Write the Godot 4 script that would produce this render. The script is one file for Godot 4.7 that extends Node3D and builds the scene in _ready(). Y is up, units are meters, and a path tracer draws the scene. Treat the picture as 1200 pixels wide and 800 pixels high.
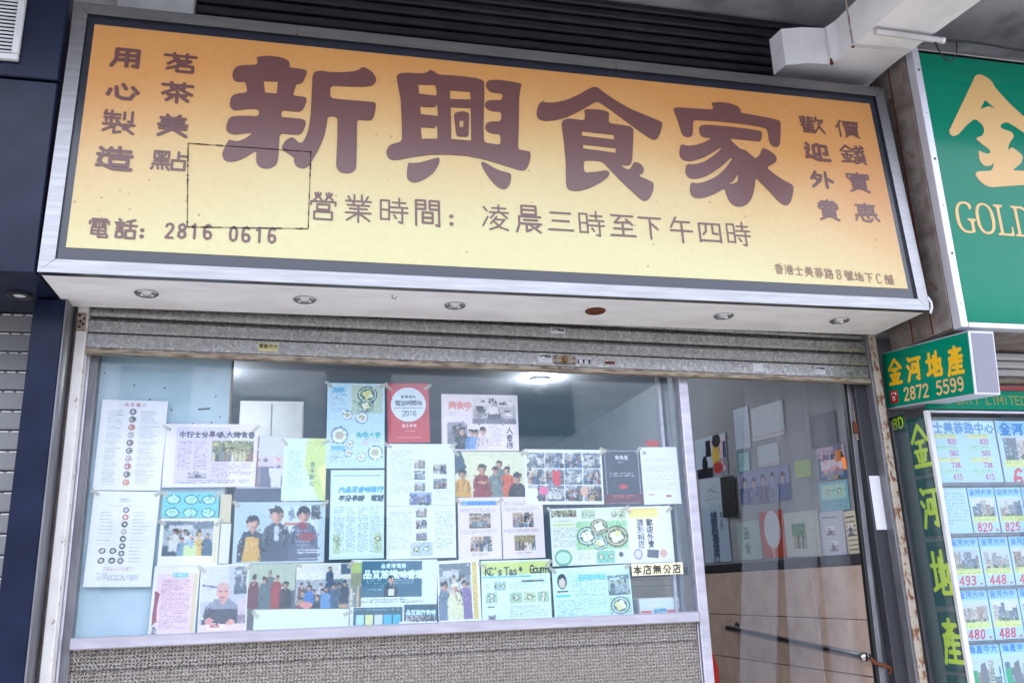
extends Node3D
# A tea house shop front under a canopy: a lit-box sign, a part-rolled shutter, a window full of papers, a doorway, and the neighbours on both sides.
# x runs along the shop front, y is up, z points to the street; the shop front stands at z = 0.

var used := {}
var mats := {}
var rng := RandomNumberGenerator.new()

func _ready() -> void:
	rng.seed = 7
	# ---- camera, sky, sun, exposure
	var cam := Camera3D.new()
	cam.name = "camera"
	add_child(cam)
	cam.position = Vector3(0.8073, 1.23, 3.413)
	cam.rotation = Vector3(0.2753, -0.2363, -0.0351)
	cam.fov = 42.38
	cam.far = 200.0
	cam.near = 0.05
	cam.current = true
	var env := Environment.new()
	env.background_mode = Environment.BG_SKY
	var sm := ProceduralSkyMaterial.new()
	sm.sky_top_color = Color(0.84, 0.875, 0.955)
	sm.sky_horizon_color = Color(0.90, 0.915, 0.96)
	sm.sky_curve = 0.2
	sm.ground_bottom_color = Color(0.3, 0.3, 0.31)
	sm.ground_horizon_color = Color(0.5, 0.5, 0.52)
	sm.sun_angle_max = 1.0
	var sky := Sky.new()
	sky.sky_material = sm
	env.sky = sky
	env.background_energy_multiplier = 1.0
	env.tonemap_mode = Environment.TONE_MAPPER_LINEAR
	env.tonemap_exposure = 6.0
	env.sdfgi_enabled = true
	env.ssao_enabled = true
	env.ssil_enabled = true
	var we := WorldEnvironment.new()
	we.name = "world_environment"
	we.environment = env
	add_child(we)
	var sun := DirectionalLight3D.new()
	sun.name = "sun"
	sun.light_color = Color(1.0, 0.96, 0.9)
	sun.light_energy = 0.4
	sun.light_angular_distance = 14.0
	sun.shadow_enabled = true
	add_child(sun)
	sun.rotation_degrees = Vector3(-62.0, -18.0, 0.0)
	make_materials()
	build_setting()
	build_interior()
	build_neighbour_with_shutter()
	build_sign()
	build_cladding_and_duct()
	build_shutter()
	build_window()
	build_door()
	build_sheets()
	build_agency()

# ------------------------------------------------------------------ naming and adding
func numbered(called: String) -> String:
	if not used.has(called):
		used[called] = 0
		return called
	used[called] += 1
	return "%s_%03d" % [called, used[called]]

func tag(o: Node3D, label: String, category: String, group := "") -> Node3D:
	o.set_meta("label", label)
	o.set_meta("category", category)
	if group != "":
		o.set_meta("group", group)
	return o

func thing(called: String, label: String, category: String, at := Vector3.ZERO, group := "") -> Node3D:
	var o := Node3D.new()
	o.name = numbered(called)
	add_child(o)
	o.position = at
	tag(o, label, category, group)
	return o

func put(called: String, mesh: Mesh, m: Material, parent: Node3D = null, at := Vector3.ZERO, turn := Vector3.ZERO) -> MeshInstance3D:
	var o := MeshInstance3D.new()
	o.mesh = mesh
	o.material_override = m
	o.position = at
	o.rotation = turn
	if parent == null:
		o.name = numbered(called)
		add_child(o)
	else:
		o.name = called
		parent.add_child(o, true)
	return o

func struct(called: String, mesh: Mesh, m: Material, at := Vector3.ZERO, turn := Vector3.ZERO) -> MeshInstance3D:
	var o := put(called, mesh, m, null, at, turn)
	o.set_meta("kind", "structure")
	return o

# ------------------------------------------------------------------ shapes
func quad(st: SurfaceTool, a: Vector3, b: Vector3, c: Vector3, d: Vector3) -> void:
	# corners counter-clockwise as seen from the front
	for v in [a, c, b, a, d, c]:
		st.add_vertex(v)

func begin() -> SurfaceTool:
	var st := SurfaceTool.new()
	st.begin(Mesh.PRIMITIVE_TRIANGLES)
	st.set_smooth_group(-1)
	return st

func done(st: SurfaceTool) -> ArrayMesh:
	st.generate_normals()
	return st.commit()

# a box with chamfered edges, centred
func add_cbox(st: SurfaceTool, w: float, h: float, d: float, b: float, at := Vector3.ZERO) -> void:
	var x := w * 0.5
	var y := h * 0.5
	var z := d * 0.5
	b = minf(b, minf(x, minf(y, z)) * 0.9)
	var s := [-1.0, 1.0]
	# faces
	quad(st, at + Vector3(-x + b, -y + b, z), at + Vector3(x - b, -y + b, z), at + Vector3(x - b, y - b, z), at + Vector3(-x + b, y - b, z))
	quad(st, at + Vector3(x - b, -y + b, -z), at + Vector3(-x + b, -y + b, -z), at + Vector3(-x + b, y - b, -z), at + Vector3(x - b, y - b, -z))
	quad(st, at + Vector3(x, -y + b, z - b), at + Vector3(x, -y + b, -z + b), at + Vector3(x, y - b, -z + b), at + Vector3(x, y - b, z - b))
	quad(st, at + Vector3(-x, -y + b, -z + b), at + Vector3(-x, -y + b, z - b), at + Vector3(-x, y - b, z - b), at + Vector3(-x, y - b, -z + b))
	quad(st, at + Vector3(-x + b, y, z - b), at + Vector3(x - b, y, z - b), at + Vector3(x - b, y, -z + b), at + Vector3(-x + b, y, -z + b))
	quad(st, at + Vector3(-x + b, -y, -z + b), at + Vector3(x - b, -y, -z + b), at + Vector3(x - b, -y, z - b), at + Vector3(-x + b, -y, z - b))
	for i in s:
		for j in s:
			# edges along x, y, z
			var e := [at + Vector3(-x + b, i * y, j * (z - b)), at + Vector3(x - b, i * y, j * (z - b)), at + Vector3(x - b, i * (y - b), j * z), at + Vector3(-x + b, i * (y - b), j * z)]
			var f := [at + Vector3(i * x, -y + b, j * (z - b)), at + Vector3(i * x, y - b, j * (z - b)), at + Vector3(i * (x - b), y - b, j * z), at + Vector3(i * (x - b), -y + b, j * z)]
			var g := [at + Vector3(i * x, j * (y - b), -z + b), at + Vector3(i * x, j * (y - b), z - b), at + Vector3(i * (x - b), j * y, z - b), at + Vector3(i * (x - b), j * y, -z + b)]
			if i * j < 0.0:
				quad(st, e[0], e[1], e[2], e[3])
				quad(st, f[3], f[2], f[1], f[0])
				quad(st, g[3], g[2], g[1], g[0]) if i * j < 0.0 else null
			else:
				quad(st, e[3], e[2], e[1], e[0])
				quad(st, f[0], f[1], f[2], f[3])
				quad(st, g[0], g[1], g[2], g[3])
			for k in s:
				var p := at + Vector3(i * x, j * (y - b), k * (z - b))
				var q := at + Vector3(i * (x - b), j * y, k * (z - b))
				var r := at + Vector3(i * (x - b), j * (y - b), k * z)
				if i * j * k > 0.0:
					st.add_vertex(p); st.add_vertex(r); st.add_vertex(q)
				else:
					st.add_vertex(p); st.add_vertex(q); st.add_vertex(r)

func cbox(w: float, h: float, d: float, b := 0.003) -> ArrayMesh:
	var st := begin()
	add_cbox(st, w, h, d, b)
	return done(st)

# a polygon in x and y, given thickness along z from 0 to depth
func add_prism(st: SurfaceTool, pts: PackedVector2Array, depth: float, z0 := 0.0) -> void:
	if Geometry2D.is_polygon_clockwise(pts):
		pts = pts.duplicate()
		pts.reverse()
	var tri := Geometry2D.triangulate_polygon(pts)
	for i in range(0, tri.size(), 3):
		var a := pts[tri[i]]
		var b := pts[tri[i + 1]]
		var c := pts[tri[i + 2]]
		if (b - a).cross(c - a) < 0.0:
			var t := b
			b = c
			c = t
		for v in [a, c, b]:
			st.add_vertex(Vector3(v.x, v.y, z0 + depth))
		for v in [a, b, c]:
			st.add_vertex(Vector3(v.x, v.y, z0))
	for i in pts.size():
		var a := pts[i]
		var b := pts[(i + 1) % pts.size()]
		quad(st, Vector3(a.x, a.y, z0), Vector3(b.x, b.y, z0), Vector3(b.x, b.y, z0 + depth), Vector3(a.x, a.y, z0 + depth))

func prism(pts: Array, depth: float) -> ArrayMesh:
	var st := begin()
	var p := PackedVector2Array()
	for i in range(0, pts.size(), 2):
		p.append(Vector2(pts[i], pts[i + 1]))
	add_prism(st, p, depth)
	return done(st)

# a tube through points
func tube(pts: Array, r: float, sides := 10) -> ArrayMesh:
	var st := SurfaceTool.new()
	st.begin(Mesh.PRIMITIVE_TRIANGLES)
	st.set_smooth_group(0)
	var rings := []
	for i in pts.size():
		var d: Vector3 = (pts[mini(i + 1, pts.size() - 1)] - pts[maxi(i - 1, 0)]).normalized()
		var up := Vector3.UP if absf(d.y) < 0.9 else Vector3.RIGHT
		var a := d.cross(up).normalized()
		var b := d.cross(a).normalized()
		var ring := []
		for k in sides:
			var t := TAU * k / sides
			ring.append(pts[i] + (a * cos(t) + b * sin(t)) * r)
		rings.append(ring)
	for i in pts.size() - 1:
		for k in sides:
			var k2 := (k + 1) % sides
			quad(st, rings[i][k], rings[i][k2], rings[i + 1][k2], rings[i + 1][k])
	st.set_smooth_group(-1)
	for k in sides:
		var k2 := (k + 1) % sides
		st.add_vertex(pts[0]); st.add_vertex(rings[0][k]); st.add_vertex(rings[0][k2])
		var n := pts.size() - 1
		st.add_vertex(pts[n]); st.add_vertex(rings[n][k2]); st.add_vertex(rings[n][k])
	return done(st)

# a profile (radius, height pairs) turned about y
func lathe(prof: Array, sides := 24) -> ArrayMesh:
	var st := SurfaceTool.new()
	st.begin(Mesh.PRIMITIVE_TRIANGLES)
	st.set_smooth_group(-1)
	for i in range(0, prof.size() - 2, 2):
		for k in sides:
			var a := TAU * k / sides
			var b := TAU * (k + 1) / sides
			quad(st, Vector3(cos(a) * prof[i], prof[i + 1], sin(a) * prof[i]), Vector3(cos(b) * prof[i], prof[i + 1], sin(b) * prof[i]), Vector3(cos(b) * prof[i + 2], prof[i + 3], sin(b) * prof[i + 2]), Vector3(cos(a) * prof[i + 2], prof[i + 3], sin(a) * prof[i + 2]))
	return done(st)

# a sheet of paper w by h with its print on the front, a little wavy
func sheet_mesh(w: float, h: float, wave: float, sd: int) -> ArrayMesh:
	var n := FastNoiseLite.new()
	n.seed = sd
	n.frequency = 4.0
	var st := SurfaceTool.new()
	st.begin(Mesh.PRIMITIVE_TRIANGLES)
	st.set_smooth_group(0)
	var k := 8
	var at := func(i: int, j: int, back: float) -> Vector3:
		var u := float(i) / k
		var v := float(j) / k
		return Vector3((u - 0.5) * w, (v - 0.5) * h, n.get_noise_2d(u * 0.6 + sd * 3.7, v * 0.6) * wave - back)
	for side in 2:
		for i in k:
			for j in k:
				var c := [[i, j], [i + 1, j], [i + 1, j + 1], [i, j + 1]]
				if side == 1:
					c.reverse()
				for o in [0, 2, 1, 0, 3, 2]:
					st.set_uv(Vector2(float(c[o][0]) / k, 1.0 - float(c[o][1]) / k) if side == 0 else Vector2(0.01, 0.99))
					st.add_vertex(at.call(c[o][0], c[o][1], 0.0005 * side))
	st.generate_normals()
	return st.commit()

# a flat rectangle with its own picture coordinates
func panel(w: float, h: float) -> ArrayMesh:
	return sheet_mesh(w, h, 0.0, 1)

# ------------------------------------------------------------------ writing: strokes on a square of 100
const GLYPHS := {
	"用": "22,10 22,60 10,92;22,10 84,10 84,90 72,86;22,36 84,36;22,60 84,60;53,10 53,90",
	"心": "14,48 8,74;30,34 34,78 48,88 72,88 80,66;48,20 58,42;76,32 92,58",
	"製": "8,18 52,18;28,4 28,48;12,4 8,18;8,32 52,32;14,32 14,46;44,32 44,46;64,8 64,36;86,4 86,46 76,44;50,48 50,58;6,58 94,58;44,58 8,84;38,70 38,92 56,86;56,60 92,92;78,66 64,76",
	"造": "40,8 32,26;30,20 92,20;62,4 62,38;26,38 96,38;40,50 40,76 86,76 86,50 40,50;12,10 20,20;6,36 20,36 10,62 20,76;6,80 20,76 50,92 96,92",
	"茗": "6,16 94,16;32,4 32,28;68,4 68,28;44,30 16,60;38,40 80,40 56,60 14,84;40,46 52,56;42,66 42,94 86,94 86,66 42,66",
	"茶": "6,16 94,16;32,4 32,28;68,4 68,28;50,28 8,58;50,28 92,58;24,62 76,62;50,46 50,96;36,70 20,88;64,70 82,88",
	"美": "32,4 40,16;70,4 60,16;14,18 86,18;18,33 82,33;8,48 92,48;50,18 50,48;12,64 90,64;50,50 48,66 10,96;52,66 92,96",
	"點": "10,8 48,8 48,40 10,40 10,8;29,8 29,66;18,16 23,28;40,16 35,28;10,53 48,53;6,67 52,67;8,78 4,92;20,78 22,90;32,78 34,90;44,78 50,92;74,6 74,44;74,24 96,24;58,46 58,88 92,88 92,46 58,46",
	"價": "26,4 6,46;18,30 18,96;34,10 94,10;52,10 52,34;74,10 74,34;38,20 90,20 90,36 38,36 38,20;42,44 42,80 86,80 86,44 42,44;42,56 86,56;42,68 86,68;54,82 38,96;72,82 92,96",
	"錢": "26,4 4,34;26,4 48,28;14,36 40,36;6,54 48,54;26,36 26,86;12,62 18,76;40,62 34,76;4,90 50,86;52,20 90,16;52,36 92,30;64,4 88,48;88,30 58,48;80,4 90,10;52,66 90,62;52,80 92,74;64,50 92,96;90,76 54,96;82,52 92,58",
	"實": "50,2 50,10;8,24 8,12 92,12 92,24;26,20 80,20 76,42 20,42 26,20;10,31 92,31;50,20 50,42;26,48 26,80 76,80 76,48 26,48;26,58 76,58;26,69 76,69;40,82 14,96;62,82 88,96",
	"惠": "14,12 86,12;50,2 50,58;24,22 24,50 78,50 78,22 24,22;24,36 78,36;10,62 88,56;72,52 84,64;14,72 8,88;32,70 36,88 62,92 70,78;52,66 58,76;82,70 94,86",
	"歡": "4,12 56,12;20,4 20,20;40,4 40,20;8,26 24,26 24,38 8,38 8,26;34,26 52,26 52,38 34,38 34,26;20,40 8,58;16,52 16,96;16,52 56,52;36,40 36,92;16,66 54,66;16,79 54,79;16,92 58,92;70,4 60,36;66,22 94,22 86,38;78,30 76,60 56,96;78,58 96,94",
	"迎": "12,8 20,18;6,34 20,34 10,60 20,76;6,82 20,76 50,92 96,92;56,10 38,20 38,70 54,62;60,18 60,80;60,18 88,18 88,62 76,58",
	"外": "26,4 6,46;24,24 48,24 40,56 8,94;18,40 32,54;66,4 66,96;68,40 92,60",
	"賣": "24,10 76,10;50,2 50,20;14,20 86,20;14,28 86,28 86,42 14,42 14,28;38,28 38,42;62,28 62,42;26,50 26,80 74,80 74,50 26,50;26,60 74,60;26,70 74,70;40,82 14,96;60,82 86,96",
	"電": "16,6 84,6;6,30 6,16 94,16 94,30;50,6 50,40;20,24 36,26;20,34 36,36;64,24 80,26;64,34 80,36;18,46 18,78 82,78 82,46 18,46;18,62 82,62;50,46 50,92 92,92 92,82",
	"話": "20,4 28,12;6,22 42,22;12,36 38,36;12,50 38,50;12,64 12,92 38,92 38,64 12,64;88,6 54,16;46,34 96,34;70,12 70,58;52,58 52,94 90,94 90,58 52,58",
	"營": "20,4 24,16;40,4 36,14;30,2 30,14 16,30;32,16 44,28;60,4 64,16;80,4 76,14;70,2 70,14 56,30;72,16 84,28;6,46 6,34 94,34 94,46;28,44 28,62 72,62 72,44 28,44;18,70 18,96 82,96 82,70 18,70",
	"業": "36,4 36,24;62,4 62,24;14,10 22,22;84,8 76,22;6,26 94,26;30,28 36,38;70,28 64,38;12,40 88,40;20,52 80,52;6,66 94,66;50,40 50,98;46,68 10,92;54,68 90,92",
	"時": "8,14 8,84;8,14 36,14 36,84;8,48 36,48;8,82 36,82;48,20 92,20;70,4 70,38;42,38 98,38;42,56 98,56;80,44 80,94 68,90;52,66 60,78",
	"間": "8,8 8,96;8,8 42,8 42,38 8,38;8,23 42,23;58,38 58,8 92,8 92,96 80,92;58,38 92,38;58,23 92,23;32,50 32,86 68,86 68,50 32,50;32,68 68,68",
	"凌": "10,14 22,28;6,84 24,50;40,16 90,16;64,4 64,32;32,32 98,32;50,36 34,54;76,36 94,52;56,48 34,74;52,58 84,58 62,84 30,96;46,66 66,86 96,96",
	"晨": "24,4 24,34 76,34 76,4 24,4;24,18 76,18;14,42 92,42;14,42 14,70 4,96;30,54 80,54;22,67 94,67;40,67 40,94 58,86;50,68 90,96;84,74 68,82",
	"三": "14,14 86,14;20,48 80,48;6,86 94,86",
	"至": "10,10 90,10;46,10 20,40 80,36;64,24 86,46;50,44 50,92;16,64 84,64;4,92 96,92",
	"下": "6,12 94,12;50,12 50,96;54,34 80,56",
	"午": "30,4 8,42;26,20 86,20;6,54 94,54;52,20 52,98",
	"四": "8,14 8,92;8,14 92,14 92,92;8,86 92,86;36,14 34,46 22,60;62,14 62,54 82,56",
	"香": "76,6 24,14;8,26 92,26;50,12 50,50;46,28 8,54;54,28 92,54;26,56 26,96 74,96 74,56 26,56;26,76 74,76",
	"港": "10,10 20,20;6,36 16,46;8,92 24,58;36,20 94,20;52,6 52,38;76,6 76,38;30,38 98,38;48,40 30,62;74,40 96,62;46,56 76,56 76,72 46,72;46,56 46,92 86,92 86,80",
	"士": "6,38 94,38;50,6 50,90;18,90 82,90",
	"菲": "6,16 94,16;32,4 32,26;68,4 68,26;40,30 40,86 20,98;60,30 60,98;12,42 40,42;12,58 40,58;10,76 40,74;60,42 90,42;60,58 90,58;60,74 92,74",
	"路": "10,10 40,10 40,34 10,34 10,10;26,34 26,86;26,58 42,58;12,52 12,90;6,92 44,84;62,6 48,36;58,20 86,20 74,42 46,58;60,28 94,56;56,62 56,94 88,94 88,62 56,62",
	"號": "8,8 40,8 40,30 8,30 8,8;4,44 44,44;18,44 14,62 38,62 36,90 26,86;70,4 70,20;70,12 94,12;52,22 94,22 90,34;52,22 52,60 44,96;60,36 84,32;72,26 72,46 90,46;66,56 64,80 54,96;80,56 80,88 96,88 96,78",
	"地": "4,34 38,34;22,8 22,78;4,82 40,72;44,46 92,34 88,66 78,62;68,6 68,72;52,20 52,88 94,88 96,70",
	"舖": "26,4 4,30;26,4 48,28;14,32 40,32;26,24 26,44;6,44 46,44;14,54 14,90 42,90 42,54 14,54;50,20 98,20;74,4 74,96;54,38 54,96;54,38 94,38 94,94 86,92;54,56 94,56;54,74 94,74;84,6 92,14",
	"金": "50,4 6,40;50,4 94,40;28,42 72,42;16,62 84,62;50,42 50,92;28,70 34,84;72,70 66,84;6,94 94,94",
	"河": "12,10 24,20;6,38 18,48;8,94 26,58;32,16 96,16;42,36 42,64 66,64 66,36 42,36;82,16 82,92 68,86",
	"產": "50,2 50,12;18,14 86,14;30,18 66,34;68,18 30,34;14,38 92,38;18,38 16,66 4,96;38,44 28,58;34,54 88,54;34,72 84,72;58,42 58,92;24,92 94,92",
	"刊": "6,16 54,16;4,46 58,46;30,16 30,96;70,10 70,66;90,4 90,94 78,90",
	"本": "8,28 92,28;50,4 50,96;48,30 8,74;52,30 92,74;30,74 70,74",
	"店": "50,2 54,12;12,16 94,16;14,16 14,60 4,96;54,24 54,54;54,38 86,38;34,54 34,92 82,92 82,54 34,54",
	"無": "24,4 8,28;20,18 90,18;4,40 96,40;10,64 90,64;26,18 26,64;42,18 42,64;58,18 58,64;76,18 76,64;14,74 6,92;34,74 38,90;58,74 62,90;80,74 92,92",
	"分": "38,6 6,48;62,6 94,48;24,50 76,50 72,92 56,88;48,50 42,74 16,94",
	"不": "6,12 94,12;54,12 8,62;50,30 50,96;56,40 92,66",
	"早": "24,6 24,44 76,44 76,6 24,6;24,25 76,25;6,66 94,66;50,44 50,98",
	"請": "18,4 24,12;6,22 40,22;12,36 36,36;12,50 36,50;12,64 12,92 36,92 36,64 12,64;46,14 94,14;50,26 90,26;44,38 98,38;70,4 70,38;52,48 52,96;52,48 88,48 88,94 78,92;52,62 88,62;52,76 88,76",
	"到": "4,12 56,12;28,12 12,36 48,32;38,22 52,42;30,42 30,82;10,58 50,58;4,88 56,80;68,14 68,66;90,6 90,94 78,90",
	"相": "4,28 44,28;24,4 24,96;24,34 6,66;24,36 42,56;54,12 54,92;54,12 92,12 92,92;54,38 92,38;54,64 92,64;54,90 92,90",
	"門": "8,8 8,96;8,8 42,8 42,40 8,40;8,24 42,24;58,40 58,8 92,8 92,96 80,92;58,40 92,40;58,24 92,24",
	"食": "50,2 6,38;50,2 94,38;50,24 54,34;28,38 28,92 46,84;28,38 74,38 74,64 28,64;28,51 74,51;44,64 90,94;80,70 62,80",
	"味": "8,24 8,70 30,70 30,24 8,24;44,26 92,26;38,46 98,46;68,6 68,96;66,48 38,82;70,48 96,82",
	"品": "30,6 30,40 70,40 70,6 30,6;8,52 8,92 42,92 42,52 8,52;58,52 58,92 92,92 92,52 58,52",
	"行": "26,4 6,26;30,28 6,56;20,46 20,96;46,14 92,14;40,40 98,40;74,40 74,94 62,90",
	"質": "20,6 8,20;12,14 44,12;28,14 28,38;64,6 52,20;56,14 90,12;74,14 74,38;26,44 26,80 74,80 74,44 26,44;26,56 74,56;26,68 74,68;40,82 14,96;60,82 86,96",
	"旅": "22,4 28,14;4,20 46,20;20,20 18,60 4,92;20,42 42,42 38,90 28,86;62,4 50,28;58,16 96,16;70,30 58,50;62,44 62,92 76,84;70,50 94,92;92,44 76,60",
	"中": "50,4 50,96;12,26 88,26 88,62 12,62 12,26",
	"大": "6,34 94,34;50,4 48,36 8,94;52,38 92,94",
	"人": "50,6 44,40 6,94;50,30 94,94",
	":": "46,26 54,26;46,78 54,78",
	"0": "50,4 32,18 28,50 32,82 50,96 68,82 72,50 68,18 50,4", "1": "34,20 52,4 52,96", "2": "28,24 34,10 50,4 66,10 72,26 66,44 28,96 74,96",
	"3": "28,12 48,4 68,14 68,36 46,46 70,58 70,84 48,96 26,86", "4": "62,96 62,4 24,70 78,70", "5": "70,4 34,4 30,44 52,38 70,52 72,76 56,94 40,96 26,86",
	"6": "68,14 52,4 34,18 28,54 32,84 50,96 68,86 72,68 64,52 48,48 30,60", "7": "26,4 74,4 44,96", "8": "50,46 32,36 30,16 50,4 70,16 68,36 50,46 30,60 28,82 50,96 72,82 70,60 50,46",
	"9": "70,40 56,52 36,48 28,32 32,12 50,4 66,14 72,44 66,82 48,96 32,88",
	"K": "28,4 28,96;72,4 28,56;42,44 74,96", "C": "72,20 60,6 42,6 28,30 28,70 42,94 60,94 72,80", "P": "28,96 28,4 60,4 72,16 72,40 60,52 28,52", "R": "28,96 28,4 60,4 72,16 72,40 60,52 28,52;50,52 74,96",
	"O": "50,4 30,18 26,50 30,82 50,96 70,82 74,50 70,18 50,4", "E": "72,4 28,4 28,96 72,96;28,48 64,48", "T": "22,4 78,4;50,4 50,96", "Y": "24,4 50,48 76,4;50,48 50,96", "L": "28,4 28,96 72,96", "I": "50,4 50,96",
	"M": "22,96 22,4 50,60 78,4 78,96", "D": "28,4 28,96 54,96 72,76 72,24 54,4 28,4", "G": "72,20 60,6 42,6 28,30 28,70 42,94 60,94 72,80 72,56 54,56",
	"s": "66,44 48,38 34,48 38,62 62,70 66,86 48,96 30,88", "a": "32,44 54,38 66,50 66,96;66,64 40,64 30,80 42,96 66,84", "o": "50,38 32,48 28,67 32,86 50,96 68,86 72,67 68,48 50,38", "u": "30,38 30,84 44,96 66,86;66,38 66,96",
	"r": "32,38 32,96;32,56 46,40 64,40", "m": "18,38 18,96;18,50 36,38 48,50 48,96;48,50 68,38 80,50 80,96", "e": "28,66 72,66 68,46 50,38 32,48 28,67 34,88 50,96 70,86", "'": "50,4 48,24", "t": "46,14 46,88 64,94;30,38 66,38",
}
const SOME := "品質旅行食味香港美茶點心時間分不早到門電話中大人士三午四下用本店無路地實賣外迎請相河產金"
var strokes_of := {}

func strokes(ch: String) -> Array:
	if strokes_of.has(ch):
		return strokes_of[ch]
	var out := []
	for s in GLYPHS.get(ch, "").split(";", false):
		var line := []
		for p in s.split(" ", false):
			var xy = p.split(",")
			line.append(Vector2(float(xy[0]), float(xy[1])))
		out.append(line)
	strokes_of[ch] = out
	return out

# one character as flat cut film: strokes w by h about the origin, each a hair above the one before
func glyph_mesh(ch: String, w: float, h: float, pen: float) -> ArrayMesh:
	var st := begin()
	var lift := 0.0
	for line in strokes(ch):
		for i in line.size() - 1:
			var a := Vector2((line[i].x - 50.0) * 0.01 * w, (50.0 - line[i].y) * 0.01 * h)
			var b := Vector2((line[i + 1].x - 50.0) * 0.01 * w, (50.0 - line[i + 1].y) * 0.01 * h)
			var d := (b - a).normalized()
			var n := d.orthogonal() * pen * 0.5
			a -= d * pen * 0.42
			b += d * pen * 0.42
			lift += 0.00005
			var c := 0.28
			var pts := [a + n * (1 - c * 2) , a + d * pen * c + n, b - d * pen * c + n, b + n * (1 - c * 2), b - n * (1 - c * 2), b - d * pen * c - n, a + d * pen * c - n, a - n * (1 - c * 2)]
			for k in range(1, 7):
				var tri := [pts[0], pts[k], pts[k + 1]]
				if (tri[1] - tri[0]).cross(tri[2] - tri[0]) > 0.0:
					tri = [tri[0], tri[2], tri[1]]
				for v in tri:
					st.add_vertex(Vector3(v.x, v.y, lift))
	return done(st)

# a filled outline with openings, cut in upright strips so that no strip holds a whole opening
func outline_polys(outline: Array, openings: Array) -> Array:
	var poly := PackedVector2Array()
	for i in range(0, outline.size(), 2):
		poly.append(Vector2(outline[i], outline[i + 1]))
	# round the traced corners a little
	var soft := PackedVector2Array()
	for i in poly.size():
		var here := poly[i]
		var next := poly[(i + 1) % poly.size()]
		var d := minf(0.22, 0.009 / maxf(here.distance_to(next), 0.001))
		soft.append(here.lerp(next, d))
		soft.append(next.lerp(here, d))
	poly = soft
	var cuts := []
	var holes := []
	for h in openings:
		var p := PackedVector2Array()
		var mid := 0.0
		for i in range(0, h.size(), 2):
			p.append(Vector2(h[i], h[i + 1]))
			mid += h[i] / (h.size() / 2)
		holes.append(p)
		cuts.append(mid)
	cuts.sort()
	var parts := []
	var edges := [-100.0]
	edges.append_array(cuts)
	edges.append(100.0)
	for i in edges.size() - 1:
		if edges[i + 1] - edges[i] < 0.002:
			edges[i + 1] = edges[i]
			continue
		var strip := PackedVector2Array([Vector2(edges[i], -100), Vector2(edges[i + 1], -100), Vector2(edges[i + 1], 100), Vector2(edges[i], 100)])
		var got := Geometry2D.intersect_polygons(poly, strip)
		for h in holes:
			var next := []
			for g in got:
				next.append_array(Geometry2D.clip_polygons(g, h))
			got.assign(next)
		parts.append_array(got)
	return parts

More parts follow.
